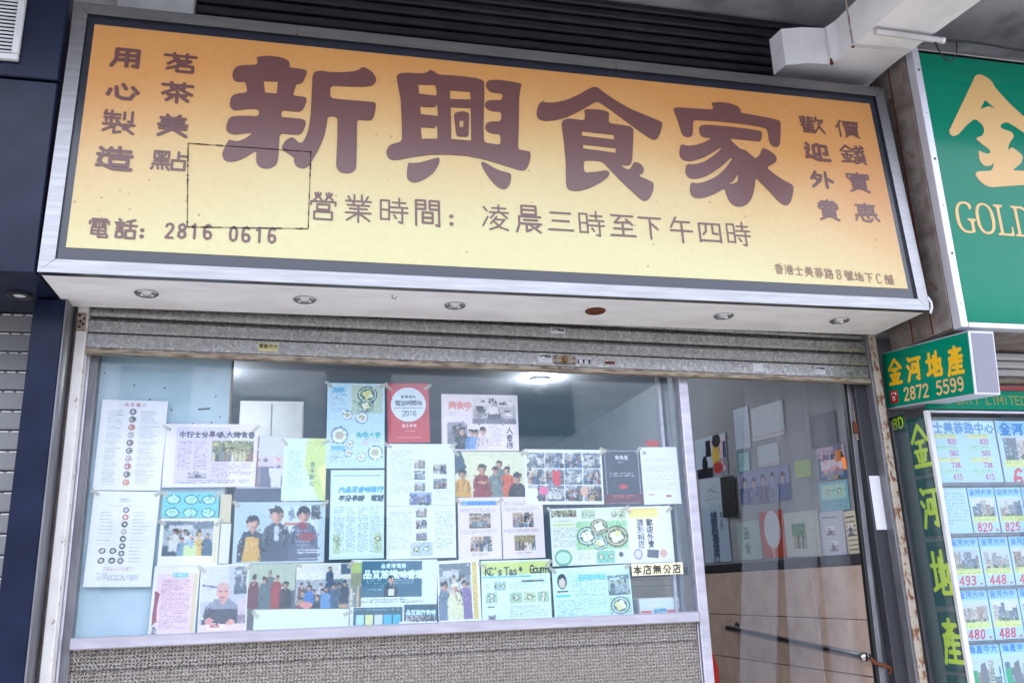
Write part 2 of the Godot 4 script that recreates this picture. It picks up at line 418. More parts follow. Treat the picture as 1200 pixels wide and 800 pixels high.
const SHEETS := [
	["menu_a", "menu_sheet", "white printed menu with one straight column of ten round dish pictures", "menu", "papers taped inside the shop window", Vector3(0.1716, 1.8022, -0.0950), 0.2339, 0.3387, -0.0171, "glass"],
	["menu_b", "menu_sheet", "white printed menu with dish pictures lower down and four more dishes beside them", "menu", "papers taped inside the shop window", Vector3(0.1687, 1.4595, -0.0940), 0.2266, 0.3396, -0.0266, "glass"],
	["news_a", "newspaper_clipping", "lilac newspaper page with a green crowd photo beside columns of print", "newspaper", "papers taped inside the shop window", Vector3(0.4569, 1.7631, -0.0960), 0.3348, 0.2408, 0.0001, "glass"],
	["shop_photo", "photo_print", "narrow grey photo print tucked beside the lilac newspaper page", "photo", "papers taped inside the shop window", Vector3(0.6760, 1.7389, -0.0940), 0.0984, 0.1958, -0.0177, "glass"],
	["flyer", "flyer", "pale mint flyer with yellow green edge and a column of writing", "flyer", "papers taped inside the shop window", Vector3(0.8060, 1.7089, -0.0950), 0.1658, 0.2419, -0.0081, "glass"],
	["food_tall", "food_poster", "tall pale blue poster with bowls and steamers beside the red certificate", "poster", "papers taped inside the shop window", Vector3(1.0007, 1.8826, -0.0940), 0.2270, 0.3419, 0.0014, "glass"],
	["news_b", "newspaper_clipping", "pale cyan newspaper cutting with a bold slanted headline in blue and black", "newspaper", "papers taped inside the shop window", Vector3(1.0108, 1.5356, -0.0950), 0.2072, 0.3390, 0.0010, "glass"],
	["dishes", "food_poster", "small turquoise strip with six round steamer baskets", "poster", "papers taped inside the shop window", Vector3(0.3973, 1.5762, -0.0940), 0.1991, 0.0927, -0.0201, "glass"],
	["kitchen", "photo_print", "white bordered photo of cooks in a busy kitchen", "photo", "papers taped inside the shop window", Vector3(0.3997, 1.4429, -0.0950), 0.2087, 0.1707, -0.0141, "glass"],
	["pink", "newspaper_clipping", "pink text page with a small blue title and a dark red strip", "newspaper", "papers taped inside the shop window", Vector3(0.3627, 1.2364, -0.0940), 0.1574, 0.2415, -0.0263, "glass"],
	["old_man", "photo_print", "portrait photo of a person in a grey pullover seated before a plate", "photo", "papers taped inside the shop window", Vector3(0.5320, 1.2371, -0.0950), 0.1699, 0.2434, 0.0006, "glass"],
	["trio", "photo_print", "large photo of three people, one in a yellow apron", "photo", "papers taped inside the shop window", Vector3(0.7226, 1.4711, -0.0960), 0.3340, 0.2259, -0.0050, "glass"],
	["team_small", "photo_print", "dim group photo of five people with a red jacket in the middle", "photo", "papers taped inside the shop window", Vector3(0.7008, 1.2762, -0.0940), 0.1684, 0.1590, -0.0137, "glass"],
	["crowd", "photo_print", "photo of a packed dining room with people in blue", "photo", "papers taped inside the shop window", Vector3(0.8903, 1.2717, -0.0950), 0.2042, 0.1640, -0.0166, "glass"],
	["blank", "notice_sheet", "blank pale strip of paper standing on the sill under two photos", "paper", "papers taped inside the shop window", Vector3(0.8132, 1.1511, -0.0940), 0.3433, 0.0769, -0.0267, "glass"],
	["travel", "poster", "page with a dark teal event photo of a speaker and large white writing", "poster", "papers taped inside the shop window", Vector3(1.1543, 1.2365, -0.0940), 0.3293, 0.2461, -0.0194, "glass"],
	["red", "certificate", "red certificate with a pale round seal dated 2016", "certificate", "papers taped inside the shop window", Vector3(1.2104, 1.9356, -0.0950), 0.1693, 0.2440, 0.0218, "glass"],
	["article_tall", "magazine_page", "tall white folded page with two columns of small blue photos", "page", "papers taped inside the shop window", Vector3(1.2602, 1.5851, -0.0940), 0.2721, 0.4471, 0.0006, "glass"],
	["press", "newspaper_clipping", "plastic sleeved clipping with a black and white photo above four people", "newspaper", "papers taped inside the shop window", Vector3(1.5061, 1.8987, -0.0970), 0.3216, 0.2347, -0.0022, "glass"],
	["team_large", "photo_print", "large group photo of six people before a pale yellow wall", "photo", "papers taped inside the shop window", Vector3(1.5447, 1.6865, -0.0950), 0.2933, 0.1829, -0.0048, "glass"],
	["doc_a", "document_page", "cream printed page with a blue title bar and two small photos", "page", "papers taped inside the shop window", Vector3(1.4937, 1.4723, -0.0960), 0.1745, 0.2431, 0.0011, "glass"],
	["doc_b", "document_page", "cream printed page with grey lines of print and two small photos", "page", "papers taped inside the shop window", Vector3(1.6711, 1.4733, -0.0960), 0.1733, 0.2443, 0.0112, "glass"],
	["collage", "photo_print", "white sheet covered with a collage of many little photos", "photo", "papers taped inside the shop window", Vector3(1.8534, 1.6743, -0.0940), 0.3357, 0.2260, -0.0081, "glass"],
	["black_cert", "certificate", "dark grey certificate with white centred print and red foot", "certificate", "papers taped inside the shop window", Vector3(2.1102, 1.6728, -0.0950), 0.1667, 0.2391, 0.0056, "glass"],
	["letter", "letter_sheet", "white typed letter beside the dark grey certificate", "letter", "papers taped inside the shop window", Vector3(2.2795, 1.6777, -0.0940), 0.1674, 0.2408, 0.0113, "glass"],
	["food_page", "magazine_page", "magazine page with big green photo of dumplings in steamers", "page", "papers taped inside the shop window", Vector3(1.9519, 1.4327, -0.0940), 0.3336, 0.2274, 0.0136, "glass"],
	["takeaway", "notice_sheet", "white takeaway notice with yellow head, two columns of black writing and three dishes", "notice", "papers taped inside the shop window", Vector3(2.2149, 1.4344, -0.0950), 0.1927, 0.2297, 0.0122, "glass"],
	["no_branch", "sign_strip", "cream strip with bold black writing stuck outside on the glass", "sign", "", Vector3(2.2270, 1.2941, -0.0775), 0.2239, 0.0467, 0.0099, "glass"],
	["gourmet", "newspaper_clipping", "food column page with lime green masthead and six little pictures", "newspaper", "papers taped inside the shop window", Vector3(1.6348, 1.2275, -0.0950), 0.2798, 0.2363, 0.0014, "glass"],
	["cyan_article", "newspaper_clipping", "pale cyan article with a small portrait, a kitchen photo and a steamer photo", "newspaper", "papers taped inside the shop window", Vector3(1.9490, 1.2139, -0.0940), 0.3295, 0.1968, 0.0291, "glass"],
	["chef", "photo_print", "white bordered photo of a cook in white with yellow print down one edge", "photo", "papers taped inside the shop window", Vector3(1.4061, 1.2319, -0.0950), 0.1678, 0.2391, 0.0234, "glass"],
	["cream_strip", "paper_strip", "narrow cream paper strip beside the white bordered kitchen photo", "paper", "papers taped inside the shop window", Vector3(0.5220, 1.5628, -0.0960), 0.0398, 0.1045, -0.0131, "glass"],
	["tall_strip", "paper_strip", "narrow white paper strip beside the photo with the yellow apron", "paper", "papers taped inside the shop window", Vector3(0.5256, 1.4346, -0.0960), 0.0364, 0.1457, -0.0216, "glass"],
	["grey_card", "card", "dark grey card strip above the photo with the yellow apron", "card", "papers taped inside the shop window", Vector3(0.6392, 1.6107, -0.0980), 0.1781, 0.0515, -0.0098, "glass"],
	["red_tab", "sticker", "small red sticker above the white typed letter", "sticker", "papers taped inside the shop window", Vector3(2.2533, 1.8146, -0.0940), 0.0586, 0.0277, 0.0349, "glass"],
	["w_figures", "photo_print", "dark photo with black bottles and bright food on the inside wall", "photo", "papers on the inside wall", Vector3(3.2440, 1.9814, -1.5811), 0.4337, 0.2473, -0.0500, "wall"],
	["w_doc1", "notice_sheet", "pale blue sheet with a loose drawing under the bottle photo", "paper", "papers on the inside wall", Vector3(3.2440, 1.7668, -1.6239), 0.3151, 0.1773, -0.0494, "wall"],
	["w_calli", "notice_sheet", "pale blue sheet with one column of bold vertical writing", "paper", "papers on the inside wall", Vector3(3.2440, 1.5195, -1.6092), 0.3544, 0.3359, -0.0155, "wall"],
	["w_black", "plaque", "narrow black plaque between pale papers on the inside wall", "plaque", "papers on the inside wall", Vector3(3.2340, 1.7155, -1.3814), 0.1763, 0.2355, -0.0500, "wall"],
	["w_doc2", "notice_sheet", "pale sheet of blue handwriting high on the inside wall", "paper", "papers on the inside wall", Vector3(3.2440, 2.0801, -1.1490), 0.1756, 0.2329, -0.0500, "wall"],
	["w_teal", "framed_notice", "small teal framed certificate under the sheet of blue handwriting", "frame", "papers on the inside wall", Vector3(3.2440, 1.8893, -1.1707), 0.1482, 0.1226, -0.0480, "wall"],
	["w_people", "photo_print", "blue toned photo of a row of people on the inside wall", "photo", "papers on the inside wall", Vector3(3.2440, 1.7322, -0.9766), 0.5498, 0.1824, -0.0494, "wall"],
	["w_pap1", "notice_sheet", "large plain pale sheet with a faint pink line at its foot", "paper", "papers on the inside wall", Vector3(3.2440, 2.0650, -0.8591), 0.3406, 0.1824, -0.0500, "wall"],
	["w_pap2", "notice_sheet", "small plain grey sheet above the blue toned photo", "paper", "papers on the inside wall", Vector3(3.2440, 1.8852, -0.8919), 0.2201, 0.1174, -0.0500, "wall"],
	["w_dark", "board", "blank slate grey board high on the inside wall", "board", "papers on the inside wall", Vector3(3.2440, 1.9260, -0.3454), 0.2277, 0.1580, -0.0500, "wall"],
	["w_collage", "photo_print", "purple photo collage under the slate grey board", "photo", "papers on the inside wall", Vector3(3.2440, 1.7606, -0.3150), 0.2279, 0.1527, -0.0500, "wall"],
	["w_green", "notice_sheet", "plain lime green square of paper on the inside wall", "paper", "papers on the inside wall", Vector3(3.2440, 1.7680, -0.5682), 0.1473, 0.0851, -0.0500, "wall"],
	["w_cyan", "poster", "plain turquoise poster under the purple collage", "poster", "papers on the inside wall", Vector3(3.2440, 1.6072, -0.3317), 0.2412, 0.1360, -0.0375, "wall"],
	["w_red", "certificate", "red poster with a white oval seal on the inside wall", "certificate", "papers on the inside wall", Vector3(3.2440, 1.4712, -0.9345), 0.2472, 0.2432, -0.0211, "wall"],
	["w_doc3", "notice_sheet", "pale page with a dark green square beside the red poster", "paper", "papers on the inside wall", Vector3(3.2440, 1.4528, -0.6479), 0.3225, 0.2211, -0.0291, "wall"],
	["w_doc4", "notice_sheet", "white page with two small grey squares of print", "paper", "papers on the inside wall", Vector3(3.2440, 1.4376, -0.3784), 0.1975, 0.2042, -0.0372, "wall"],
	["w_doc5", "notice_sheet", "yellowed page of black lines with a tiny portrait", "paper", "papers on the inside wall", Vector3(3.2440, 1.4284, -0.2254), 0.0914, 0.1982, 0.0180, "wall"],
	["w_doc6", "notice_sheet", "pale green page leaning beside the red poster", "paper", "papers on the inside wall", Vector3(3.2440, 1.4547, -1.2045), 0.2649, 0.2100, -0.0051, "wall"],
]
const SIGN_BOLD := [
	["茗", 0.3077, 0.8769, 0.1260, 0.0867],
	["茶", 0.3066, 0.7455, 0.1214, 0.0918],
	["美", 0.3007, 0.6044, 0.1166, 0.0929],
	["點", 0.3000, 0.4572, 0.1264, 0.0868],
	["用", 0.1183, 0.8749, 0.1195, 0.0892],
	["心", 0.1206, 0.7344, 0.1208, 0.0869],
	["製", 0.1185, 0.5990, 0.1191, 0.1022],
	["造", 0.1165, 0.4517, 0.1256, 0.0992],
	["歡", 2.9506, 0.8679, 0.1259, 0.0888],
	["迎", 2.9517, 0.7312, 0.1245, 0.0927],
	["外", 2.9533, 0.5930, 0.1172, 0.0803],
	["賣", 2.9577, 0.4472, 0.1200, 0.0989],
	["價", 3.1275, 0.8632, 0.1269, 0.0896],
	["錢", 3.1315, 0.7330, 0.1326, 0.0964],
	["實", 3.1308, 0.5946, 0.1242, 0.0983],
	["惠", 3.1391, 0.4456, 0.1312, 0.0957],
]
const SIGN_THIN := [
	["電", 0.0925, 0.1766, 0.0684, 0.0785],
	["話", 0.1785, 0.1794, 0.0759, 0.0780],
	[":", 0.2325, 0.1664, 0.0221, 0.0456],
	["2", 0.3217, 0.1816, 0.0373, 0.0585],
	["8", 0.3630, 0.1826, 0.0366, 0.0587],
	["1", 0.4041, 0.1839, 0.0369, 0.0596],
	["6", 0.4483, 0.1847, 0.0400, 0.0604],
	["0", 0.5361, 0.1822, 0.0385, 0.0601],
	["6", 0.5787, 0.1824, 0.0408, 0.0620],
	["1", 0.6241, 0.1836, 0.0381, 0.0622],
	["6", 0.6683, 0.1846, 0.0384, 0.0624],
	["營", 0.8459, 0.3146, 0.1001, 0.1157],
	["業", 0.9734, 0.3148, 0.1051, 0.1202],
	["時", 1.1030, 0.3144, 0.1112, 0.1142],
	["間", 1.2321, 0.3150, 0.1039, 0.1192],
	[":", 1.3229, 0.2908, 0.0328, 0.0613],
	["凌", 1.4931, 0.3139, 0.1098, 0.1150],
	["晨", 1.6284, 0.3150, 0.1098, 0.1220],
	["三", 1.7564, 0.3130, 0.1128, 0.1017],
	["時", 1.8812, 0.3111, 0.1122, 0.1179],
	["至", 2.0133, 0.3126, 0.1117, 0.1061],
	["下", 2.1303, 0.3114, 0.1065, 0.1095],
	["午", 2.2646, 0.3098, 0.1065, 0.1181],
	["四", 2.3891, 0.3062, 0.1075, 0.1050],
	["時", 2.5139, 0.3066, 0.1120, 0.1172],
]
const SIGN_ADDRESS := [
	["香", 2.6764, 0.1605, 0.0405, 0.0461],
	["港", 2.7214, 0.1583, 0.0407, 0.0462],
	["士", 2.7667, 0.1562, 0.0409, 0.0463],
	["美", 2.8122, 0.1540, 0.0412, 0.0464],
	["菲", 2.8580, 0.1518, 0.0414, 0.0465],
	["路", 2.9040, 0.1496, 0.0416, 0.0466],
	["8", 2.9502, 0.1474, 0.0419, 0.0467],
	["號", 2.9967, 0.1452, 0.0421, 0.0468],
	["地", 3.0435, 0.1430, 0.0424, 0.0470],
	["下", 3.0905, 0.1407, 0.0426, 0.0471],
	["C", 3.1377, 0.1385, 0.0429, 0.0472],
	["舖", 3.1852, 0.1362, 0.0431, 0.0473],
]
# outlines in metres on the sign face: character, [outline, [openings]] ...
const BIG := [
	[
		[[0.579, 0.936, 0.622, 0.947, 0.670, 0.946, 0.697, 0.936, 0.705, 0.923, 0.704, 0.902, 0.739, 0.902, 0.768, 0.899, 0.771, 0.887, 0.761, 0.853, 0.755, 0.838, 0.742, 0.832, 0.732, 0.829, 0.723, 0.783, 0.726, 0.778, 0.770, 0.776, 0.774, 0.762, 0.765, 0.727, 0.752, 0.709, 0.725, 0.707, 0.682, 0.709, 0.683, 0.678, 0.700, 0.679, 0.760, 0.678, 0.772, 0.670, 0.773, 0.652, 0.762, 0.619, 0.752, 0.608, 0.729, 0.606, 0.679, 0.607, 0.679, 0.529, 0.677, 0.491, 0.671, 0.471, 0.656, 0.459, 0.637, 0.453, 0.614, 0.457, 0.602, 0.473, 0.599, 0.492, 0.599, 0.528, 0.570, 0.501, 0.539, 0.479, 0.508, 0.470, 0.489, 0.475, 0.480, 0.493, 0.480, 0.512, 0.494, 0.551, 0.500, 0.565, 0.529, 0.558, 0.560, 0.576, 0.582, 0.600, 0.559, 0.596, 0.521, 0.586, 0.498, 0.590, 0.487, 0.604, 0.487, 0.628, 0.495, 0.656, 0.510, 0.665, 0.549, 0.671, 0.601, 0.674, 0.600, 0.704, 0.567, 0.702, 0.535, 0.695, 0.512, 0.689, 0.499, 0.698, 0.493, 0.714, 0.497, 0.747, 0.508, 0.760, 0.531, 0.768, 0.554, 0.774, 0.550, 0.800, 0.543, 0.820, 0.522, 0.815, 0.507, 0.818, 0.496, 0.835, 0.498, 0.863, 0.508, 0.883, 0.531, 0.893, 0.584, 0.901, 0.585, 0.919], [[0.611, 0.830, 0.664, 0.833, 0.661, 0.780, 0.619, 0.780]]],
		[[0.792, 0.877, 0.801, 0.895, 0.825, 0.903, 0.856, 0.899, 0.912, 0.905, 0.954, 0.915, 0.972, 0.925, 0.982, 0.939, 1.003, 0.933, 1.025, 0.916, 1.037, 0.892, 1.037, 0.876, 1.025, 0.857, 0.997, 0.848, 0.955, 0.843, 0.861, 0.837, 0.861, 0.782, 0.900, 0.780, 0.969, 0.781, 1.036, 0.781, 1.036, 0.755, 1.029, 0.713, 1.017, 0.696, 0.991, 0.695, 0.965, 0.695, 0.965, 0.587, 0.964, 0.484, 0.952, 0.464, 0.929, 0.457, 0.905, 0.460, 0.890, 0.478, 0.889, 0.501, 0.891, 0.596, 0.891, 0.699, 0.854, 0.700, 0.851, 0.663, 0.842, 0.607, 0.823, 0.550, 0.801, 0.502, 0.786, 0.473, 0.766, 0.464, 0.746, 0.470, 0.736, 0.488, 0.734, 0.510, 0.705, 0.528, 0.688, 0.542, 0.691, 0.558, 0.703, 0.582, 0.723, 0.596, 0.736, 0.589, 0.746, 0.576, 0.761, 0.573, 0.775, 0.601, 0.784, 0.641, 0.790, 0.697, 0.791, 0.778], []],
	],
	[
		[[1.117, 0.911, 1.128, 0.925, 1.156, 0.932, 1.200, 0.933, 1.229, 0.937, 1.245, 0.947, 1.249, 0.956, 1.266, 0.952, 1.284, 0.937, 1.325, 0.939, 1.384, 0.941, 1.444, 0.938, 1.466, 0.932, 1.473, 0.921, 1.471, 0.856, 1.468, 0.813, 1.462, 0.703, 1.462, 0.641, 1.492, 0.638, 1.528, 0.635, 1.531, 0.685, 1.494, 0.683, 1.476, 0.692, 1.468, 0.708, 1.474, 0.729, 1.489, 0.739, 1.535, 0.744, 1.539, 0.789, 1.498, 0.787, 1.480, 0.796, 1.471, 0.809, 1.474, 0.827, 1.489, 0.839, 1.544, 0.845, 1.548, 0.876, 1.509, 0.875, 1.491, 0.882, 1.479, 0.900, 1.481, 0.922, 1.493, 0.935, 1.535, 0.941, 1.595, 0.938, 1.630, 0.933, 1.627, 0.917, 1.617, 0.872, 1.609, 0.743, 1.600, 0.621, 1.625, 0.619, 1.652, 0.615, 1.646, 0.571, 1.632, 0.537, 1.616, 0.526, 1.591, 0.529, 1.532, 0.545, 1.460, 0.563, 1.388, 0.573, 1.316, 0.572, 1.245, 0.565, 1.175, 0.548, 1.119, 0.531, 1.095, 0.529, 1.081, 0.542, 1.076, 0.562, 1.081, 0.582, 1.095, 0.599, 1.137, 0.615, 1.137, 0.696, 1.133, 0.803, 1.120, 0.886], [[1.203, 0.880, 1.271, 0.886, 1.277, 0.861, 1.275, 0.837, 1.250, 0.837, 1.206, 0.839], [1.209, 0.779, 1.241, 0.779, 1.267, 0.782, 1.278, 0.798, 1.279, 0.743, 1.270, 0.744, 1.212, 0.745], [1.211, 0.685, 1.240, 0.686, 1.261, 0.685, 1.276, 0.700, 1.276, 0.640, 1.214, 0.634], [1.330, 0.867, 1.413, 0.869, 1.414, 0.833, 1.331, 0.828], [1.332, 0.789, 1.413, 0.792, 1.410, 0.644, 1.331, 0.644]]],
		[[1.343, 0.762, 1.372, 0.775, 1.398, 0.774, 1.406, 0.765, 1.400, 0.660, 1.376, 0.658, 1.351, 0.658], [[1.365, 0.731, 1.382, 0.731, 1.380, 0.703, 1.366, 0.702]]],
		[[1.163, 0.528, 1.167, 0.522, 1.202, 0.527, 1.245, 0.544, 1.277, 0.557, 1.284, 0.549, 1.278, 0.523, 1.258, 0.486, 1.222, 0.456, 1.191, 0.439, 1.170, 0.440, 1.156, 0.454, 1.155, 0.481, 1.157, 0.505], []],
		[[1.445, 0.550, 1.460, 0.553, 1.495, 0.530, 1.531, 0.516, 1.566, 0.511, 1.565, 0.483, 1.556, 0.454, 1.539, 0.437, 1.521, 0.438, 1.499, 0.454, 1.475, 0.484, 1.452, 0.526], []],
	],
	[
		[[1.687, 0.808, 1.696, 0.838, 1.712, 0.858, 1.730, 0.853, 1.767, 0.857, 1.819, 0.875, 1.873, 0.906, 1.912, 0.935, 1.936, 0.950, 1.955, 0.954, 1.973, 0.942, 1.987, 0.929, 2.044, 0.891, 2.102, 0.859, 2.176, 0.833, 2.236, 0.810, 2.233, 0.789, 2.221, 0.755, 2.207, 0.729, 2.191, 0.719, 2.172, 0.724, 2.130, 0.754, 2.066, 0.802, 2.010, 0.846, 1.953, 0.884, 1.914, 0.856, 1.867, 0.823, 1.813, 0.790, 1.761, 0.771, 1.717, 0.763, 1.696, 0.769, 1.686, 0.784], []],
		[[1.789, 0.762, 1.801, 0.779, 1.824, 0.787, 1.890, 0.784, 1.894, 0.817, 1.892, 0.838, 1.935, 0.842, 1.972, 0.843, 1.998, 0.836, 2.001, 0.824, 1.993, 0.782, 2.049, 0.779, 2.094, 0.774, 2.102, 0.760, 2.098, 0.727, 2.088, 0.653, 2.082, 0.613, 2.073, 0.592, 2.057, 0.585, 2.032, 0.588, 2.035, 0.581, 2.059, 0.567, 2.075, 0.580, 2.087, 0.605, 2.104, 0.606, 2.122, 0.596, 2.131, 0.577, 2.124, 0.556, 2.101, 0.543, 2.137, 0.530, 2.167, 0.516, 2.162, 0.485, 2.148, 0.452, 2.131, 0.432, 2.112, 0.428, 2.092, 0.444, 2.038, 0.498, 1.992, 0.549, 1.952, 0.596, 1.915, 0.597, 1.872, 0.594, 1.869, 0.539, 1.911, 0.544, 1.956, 0.556, 1.974, 0.556, 1.978, 0.540, 1.968, 0.524, 1.936, 0.498, 1.891, 0.471, 1.847, 0.454, 1.811, 0.451, 1.794, 0.460, 1.790, 0.479, 1.795, 0.580, 1.794, 0.674], [[1.875, 0.730, 1.941, 0.728, 2.012, 0.727, 2.013, 0.705, 1.954, 0.707, 1.873, 0.710], [1.874, 0.668, 1.950, 0.666, 2.015, 0.663, 2.013, 0.642, 1.949, 0.647, 1.874, 0.650]]],
	],
	[
		[[2.293, 0.882, 2.307, 0.890, 2.370, 0.893, 2.479, 0.897, 2.482, 0.915, 2.475, 0.931, 2.517, 0.939, 2.562, 0.938, 2.599, 0.928, 2.613, 0.911, 2.609, 0.894, 2.677, 0.889, 2.746, 0.882, 2.791, 0.874, 2.797, 0.862, 2.789, 0.813, 2.777, 0.756, 2.765, 0.739, 2.750, 0.736, 2.732, 0.744, 2.726, 0.767, 2.727, 0.811, 2.720, 0.827, 2.669, 0.834, 2.579, 0.839, 2.474, 0.839, 2.385, 0.835, 2.377, 0.821, 2.371, 0.773, 2.364, 0.753, 2.345, 0.746, 2.327, 0.750, 2.317, 0.768, 2.307, 0.830], []],
		[[2.401, 0.800, 2.415, 0.813, 2.442, 0.818, 2.546, 0.819, 2.636, 0.816, 2.696, 0.811, 2.698, 0.797, 2.689, 0.764, 2.677, 0.757, 2.628, 0.758, 2.538, 0.759, 2.557, 0.736, 2.583, 0.711, 2.606, 0.709, 2.625, 0.691, 2.646, 0.670, 2.671, 0.691, 2.688, 0.728, 2.713, 0.720, 2.740, 0.701, 2.750, 0.683, 2.745, 0.666, 2.733, 0.654, 2.692, 0.631, 2.725, 0.603, 2.766, 0.575, 2.808, 0.555, 2.803, 0.524, 2.784, 0.477, 2.769, 0.458, 2.750, 0.454, 2.726, 0.469, 2.689, 0.515, 2.657, 0.551, 2.633, 0.578, 2.624, 0.533, 2.606, 0.486, 2.583, 0.451, 2.551, 0.434, 2.522, 0.432, 2.499, 0.449, 2.486, 0.485, 2.482, 0.515, 2.435, 0.485, 2.382, 0.462, 2.346, 0.458, 2.326, 0.469, 2.323, 0.495, 2.331, 0.531, 2.361, 0.528, 2.406, 0.543, 2.453, 0.569, 2.495, 0.607, 2.538, 0.660, 2.532, 0.665, 2.490, 0.625, 2.441, 0.587, 2.394, 0.559, 2.349, 0.547, 2.325, 0.551, 2.313, 0.569, 2.315, 0.592, 2.324, 0.617, 2.358, 0.618, 2.403, 0.633, 2.452, 0.668, 2.495, 0.707, 2.490, 0.710, 2.446, 0.679, 2.398, 0.650, 2.345, 0.631, 2.313, 0.631, 2.298, 0.647, 2.296, 0.670, 2.309, 0.712, 2.332, 0.704, 2.377, 0.712, 2.415, 0.728, 2.456, 0.754, 2.419, 0.753, 2.404, 0.762], [[2.506, 0.537, 2.528, 0.552, 2.553, 0.588, 2.552, 0.569, 2.544, 0.551, 2.526, 0.541]]],
	],
]
const GOLD_CHARACTER := [[3.549, 3.124, 3.566, 3.149, 3.753, 3.431, 3.788, 3.435, 3.830, 3.409, 3.847, 3.368, 3.907, 3.295, 3.970, 3.235, 4.062, 3.190, 4.111, 3.180, 4.093, 3.133, 4.053, 3.099, 3.995, 3.124, 3.907, 3.181, 3.867, 3.201, 3.827, 3.179, 3.833, 3.162, 3.887, 3.149, 3.891, 3.126, 3.855, 3.088, 3.843, 3.051, 3.863, 3.071, 3.881, 3.066, 3.918, 3.034, 3.903, 2.998, 3.844, 2.956, 3.907, 2.958, 3.985, 2.970, 4.060, 2.970, 4.104, 2.939, 4.071, 2.907, 3.891, 2.888, 3.713, 2.863, 3.679, 2.872, 3.649, 2.903, 3.644, 2.926, 3.662, 2.936, 3.731, 2.944, 3.748, 2.968, 3.754, 2.986, 3.729, 2.967, 3.698, 2.964, 3.680, 2.991, 3.685, 3.043, 3.712, 3.028, 3.746, 3.029, 3.747, 3.049, 3.709, 3.075, 3.681, 3.101, 3.721, 3.116, 3.738, 3.142, 3.736, 3.171, 3.701, 3.201, 3.648, 3.162, 3.595, 3.111, 3.568, 3.099, 3.552, 3.107], [[3.737, 3.252, 3.776, 3.303, 3.821, 3.262, 3.788, 3.271]]]
const PATCH := [0.359, 0.535, 0.795, 0.538, 0.794, 0.219, 0.379, 0.199]

# ------------------------------------------------------------------ print: a small painter on images
var cv: Image
var cw := 1
var chh := 1
var pr := RandomNumberGenerator.new()

func canvas(w: int, h: int, c: Color) -> void:
	cw = w
	chh = h
	cv = Image.create(w, h, false, Image.FORMAT_RGB8)
	cv.fill(c)

func tex() -> ImageTexture:
	return ImageTexture.create_from_image(cv)

func col(hex: String) -> Color:
	return Color.html(hex)

# all places in hundredths of the sheet's width and height
func R(x: float, y: float, w: float, h: float, c: Color) -> void:
	var x0 := roundi(x * 0.01 * cw)
	var y0 := roundi(y * 0.01 * chh)
	cv.fill_rect(Rect2i(x0, y0, maxi(1, roundi((x + w) * 0.01 * cw) - x0), maxi(1, roundi((y + h) * 0.01 * chh) - y0)), c)

func PG(pts: Array, c: Color) -> void:
	# pixel places
	var y0 := 1e9
	var y1 := -1e9
	for p in pts:
		y0 = minf(y0, p.y)
		y1 = maxf(y1, p.y)
	for y in range(maxi(0, int(y0)), mini(chh, int(y1) + 1)):
		var xs := []
		var yy := y + 0.5
		for i in pts.size():
			var a: Vector2 = pts[i]
			var b: Vector2 = pts[(i + 1) % pts.size()]
			if (a.y <= yy) != (b.y <= yy):
				xs.append(a.x + (yy - a.y) / (b.y - a.y) * (b.x - a.x))
		xs.sort()
		for i in range(0, xs.size() - 1, 2):
			var xa := maxi(0, roundi(xs[i]))
			var xb := mini(cw, roundi(xs[i + 1]))
			if xb > xa:
				cv.fill_rect(Rect2i(xa, y, xb - xa, 1), c)

func LN(a: Vector2, b: Vector2, w: float, c: Color) -> void:
	var d := (b - a).normalized()
	var n := d.orthogonal() * w * 0.5
	a -= d * w * 0.4
	b += d * w * 0.4
	PG([a + n, b + n, b - n, a - n], c)

func E(cx: float, cy: float, rx: float, ry: float, c: Color) -> void:
	var x := cx * 0.01 * cw
	var y := cy * 0.01 * chh
	var a := rx * 0.01 * cw
	var b := ry * 0.01 * cw
	for yy in range(maxi(0, int(y - b)), mini(chh, int(y + b) + 1)):
		var t := (yy + 0.5 - y) / b
		if absf(t) >= 1.0:
			continue
		var s := a * sqrt(1.0 - t * t)
		var xa := maxi(0, roundi(x - s))
		var xb := mini(cw, roundi(x + s))
		if xb > xa:
			cv.fill_rect(Rect2i(xa, yy, xb - xa, 1), c)

func G(ch: String, x: float, y: float, s: float, pen: float, c: Color, slant := 0.0) -> void:
	# x and y in hundredths, s and pen in hundredths of the width
	var k := s * 0.01 * cw * 0.01
	var o := Vector2(x * 0.01 * cw, y * 0.01 * chh)
	for line in strokes(ch):
		for i in line.size() - 1:
			var a: Vector2 = line[i]
			var b: Vector2 = line[i + 1]
			LN(o + Vector2(a.x + (100 - a.y) * slant, a.y) * k, o + Vector2(b.x + (100 - b.y) * slant, b.y) * k, maxf(1.0, pen * 0.01 * cw), c)

func GT(text: String, x: float, y: float, s: float, step: float, pen: float, c: Color, down := false, slant := 0.0) -> void:
	for i in text.length():
		if down:
			G(text[i], x, y + step * i, s, pen, c, slant)
		else:
			G(text[i], x + step * i, y, s, pen, c, slant)

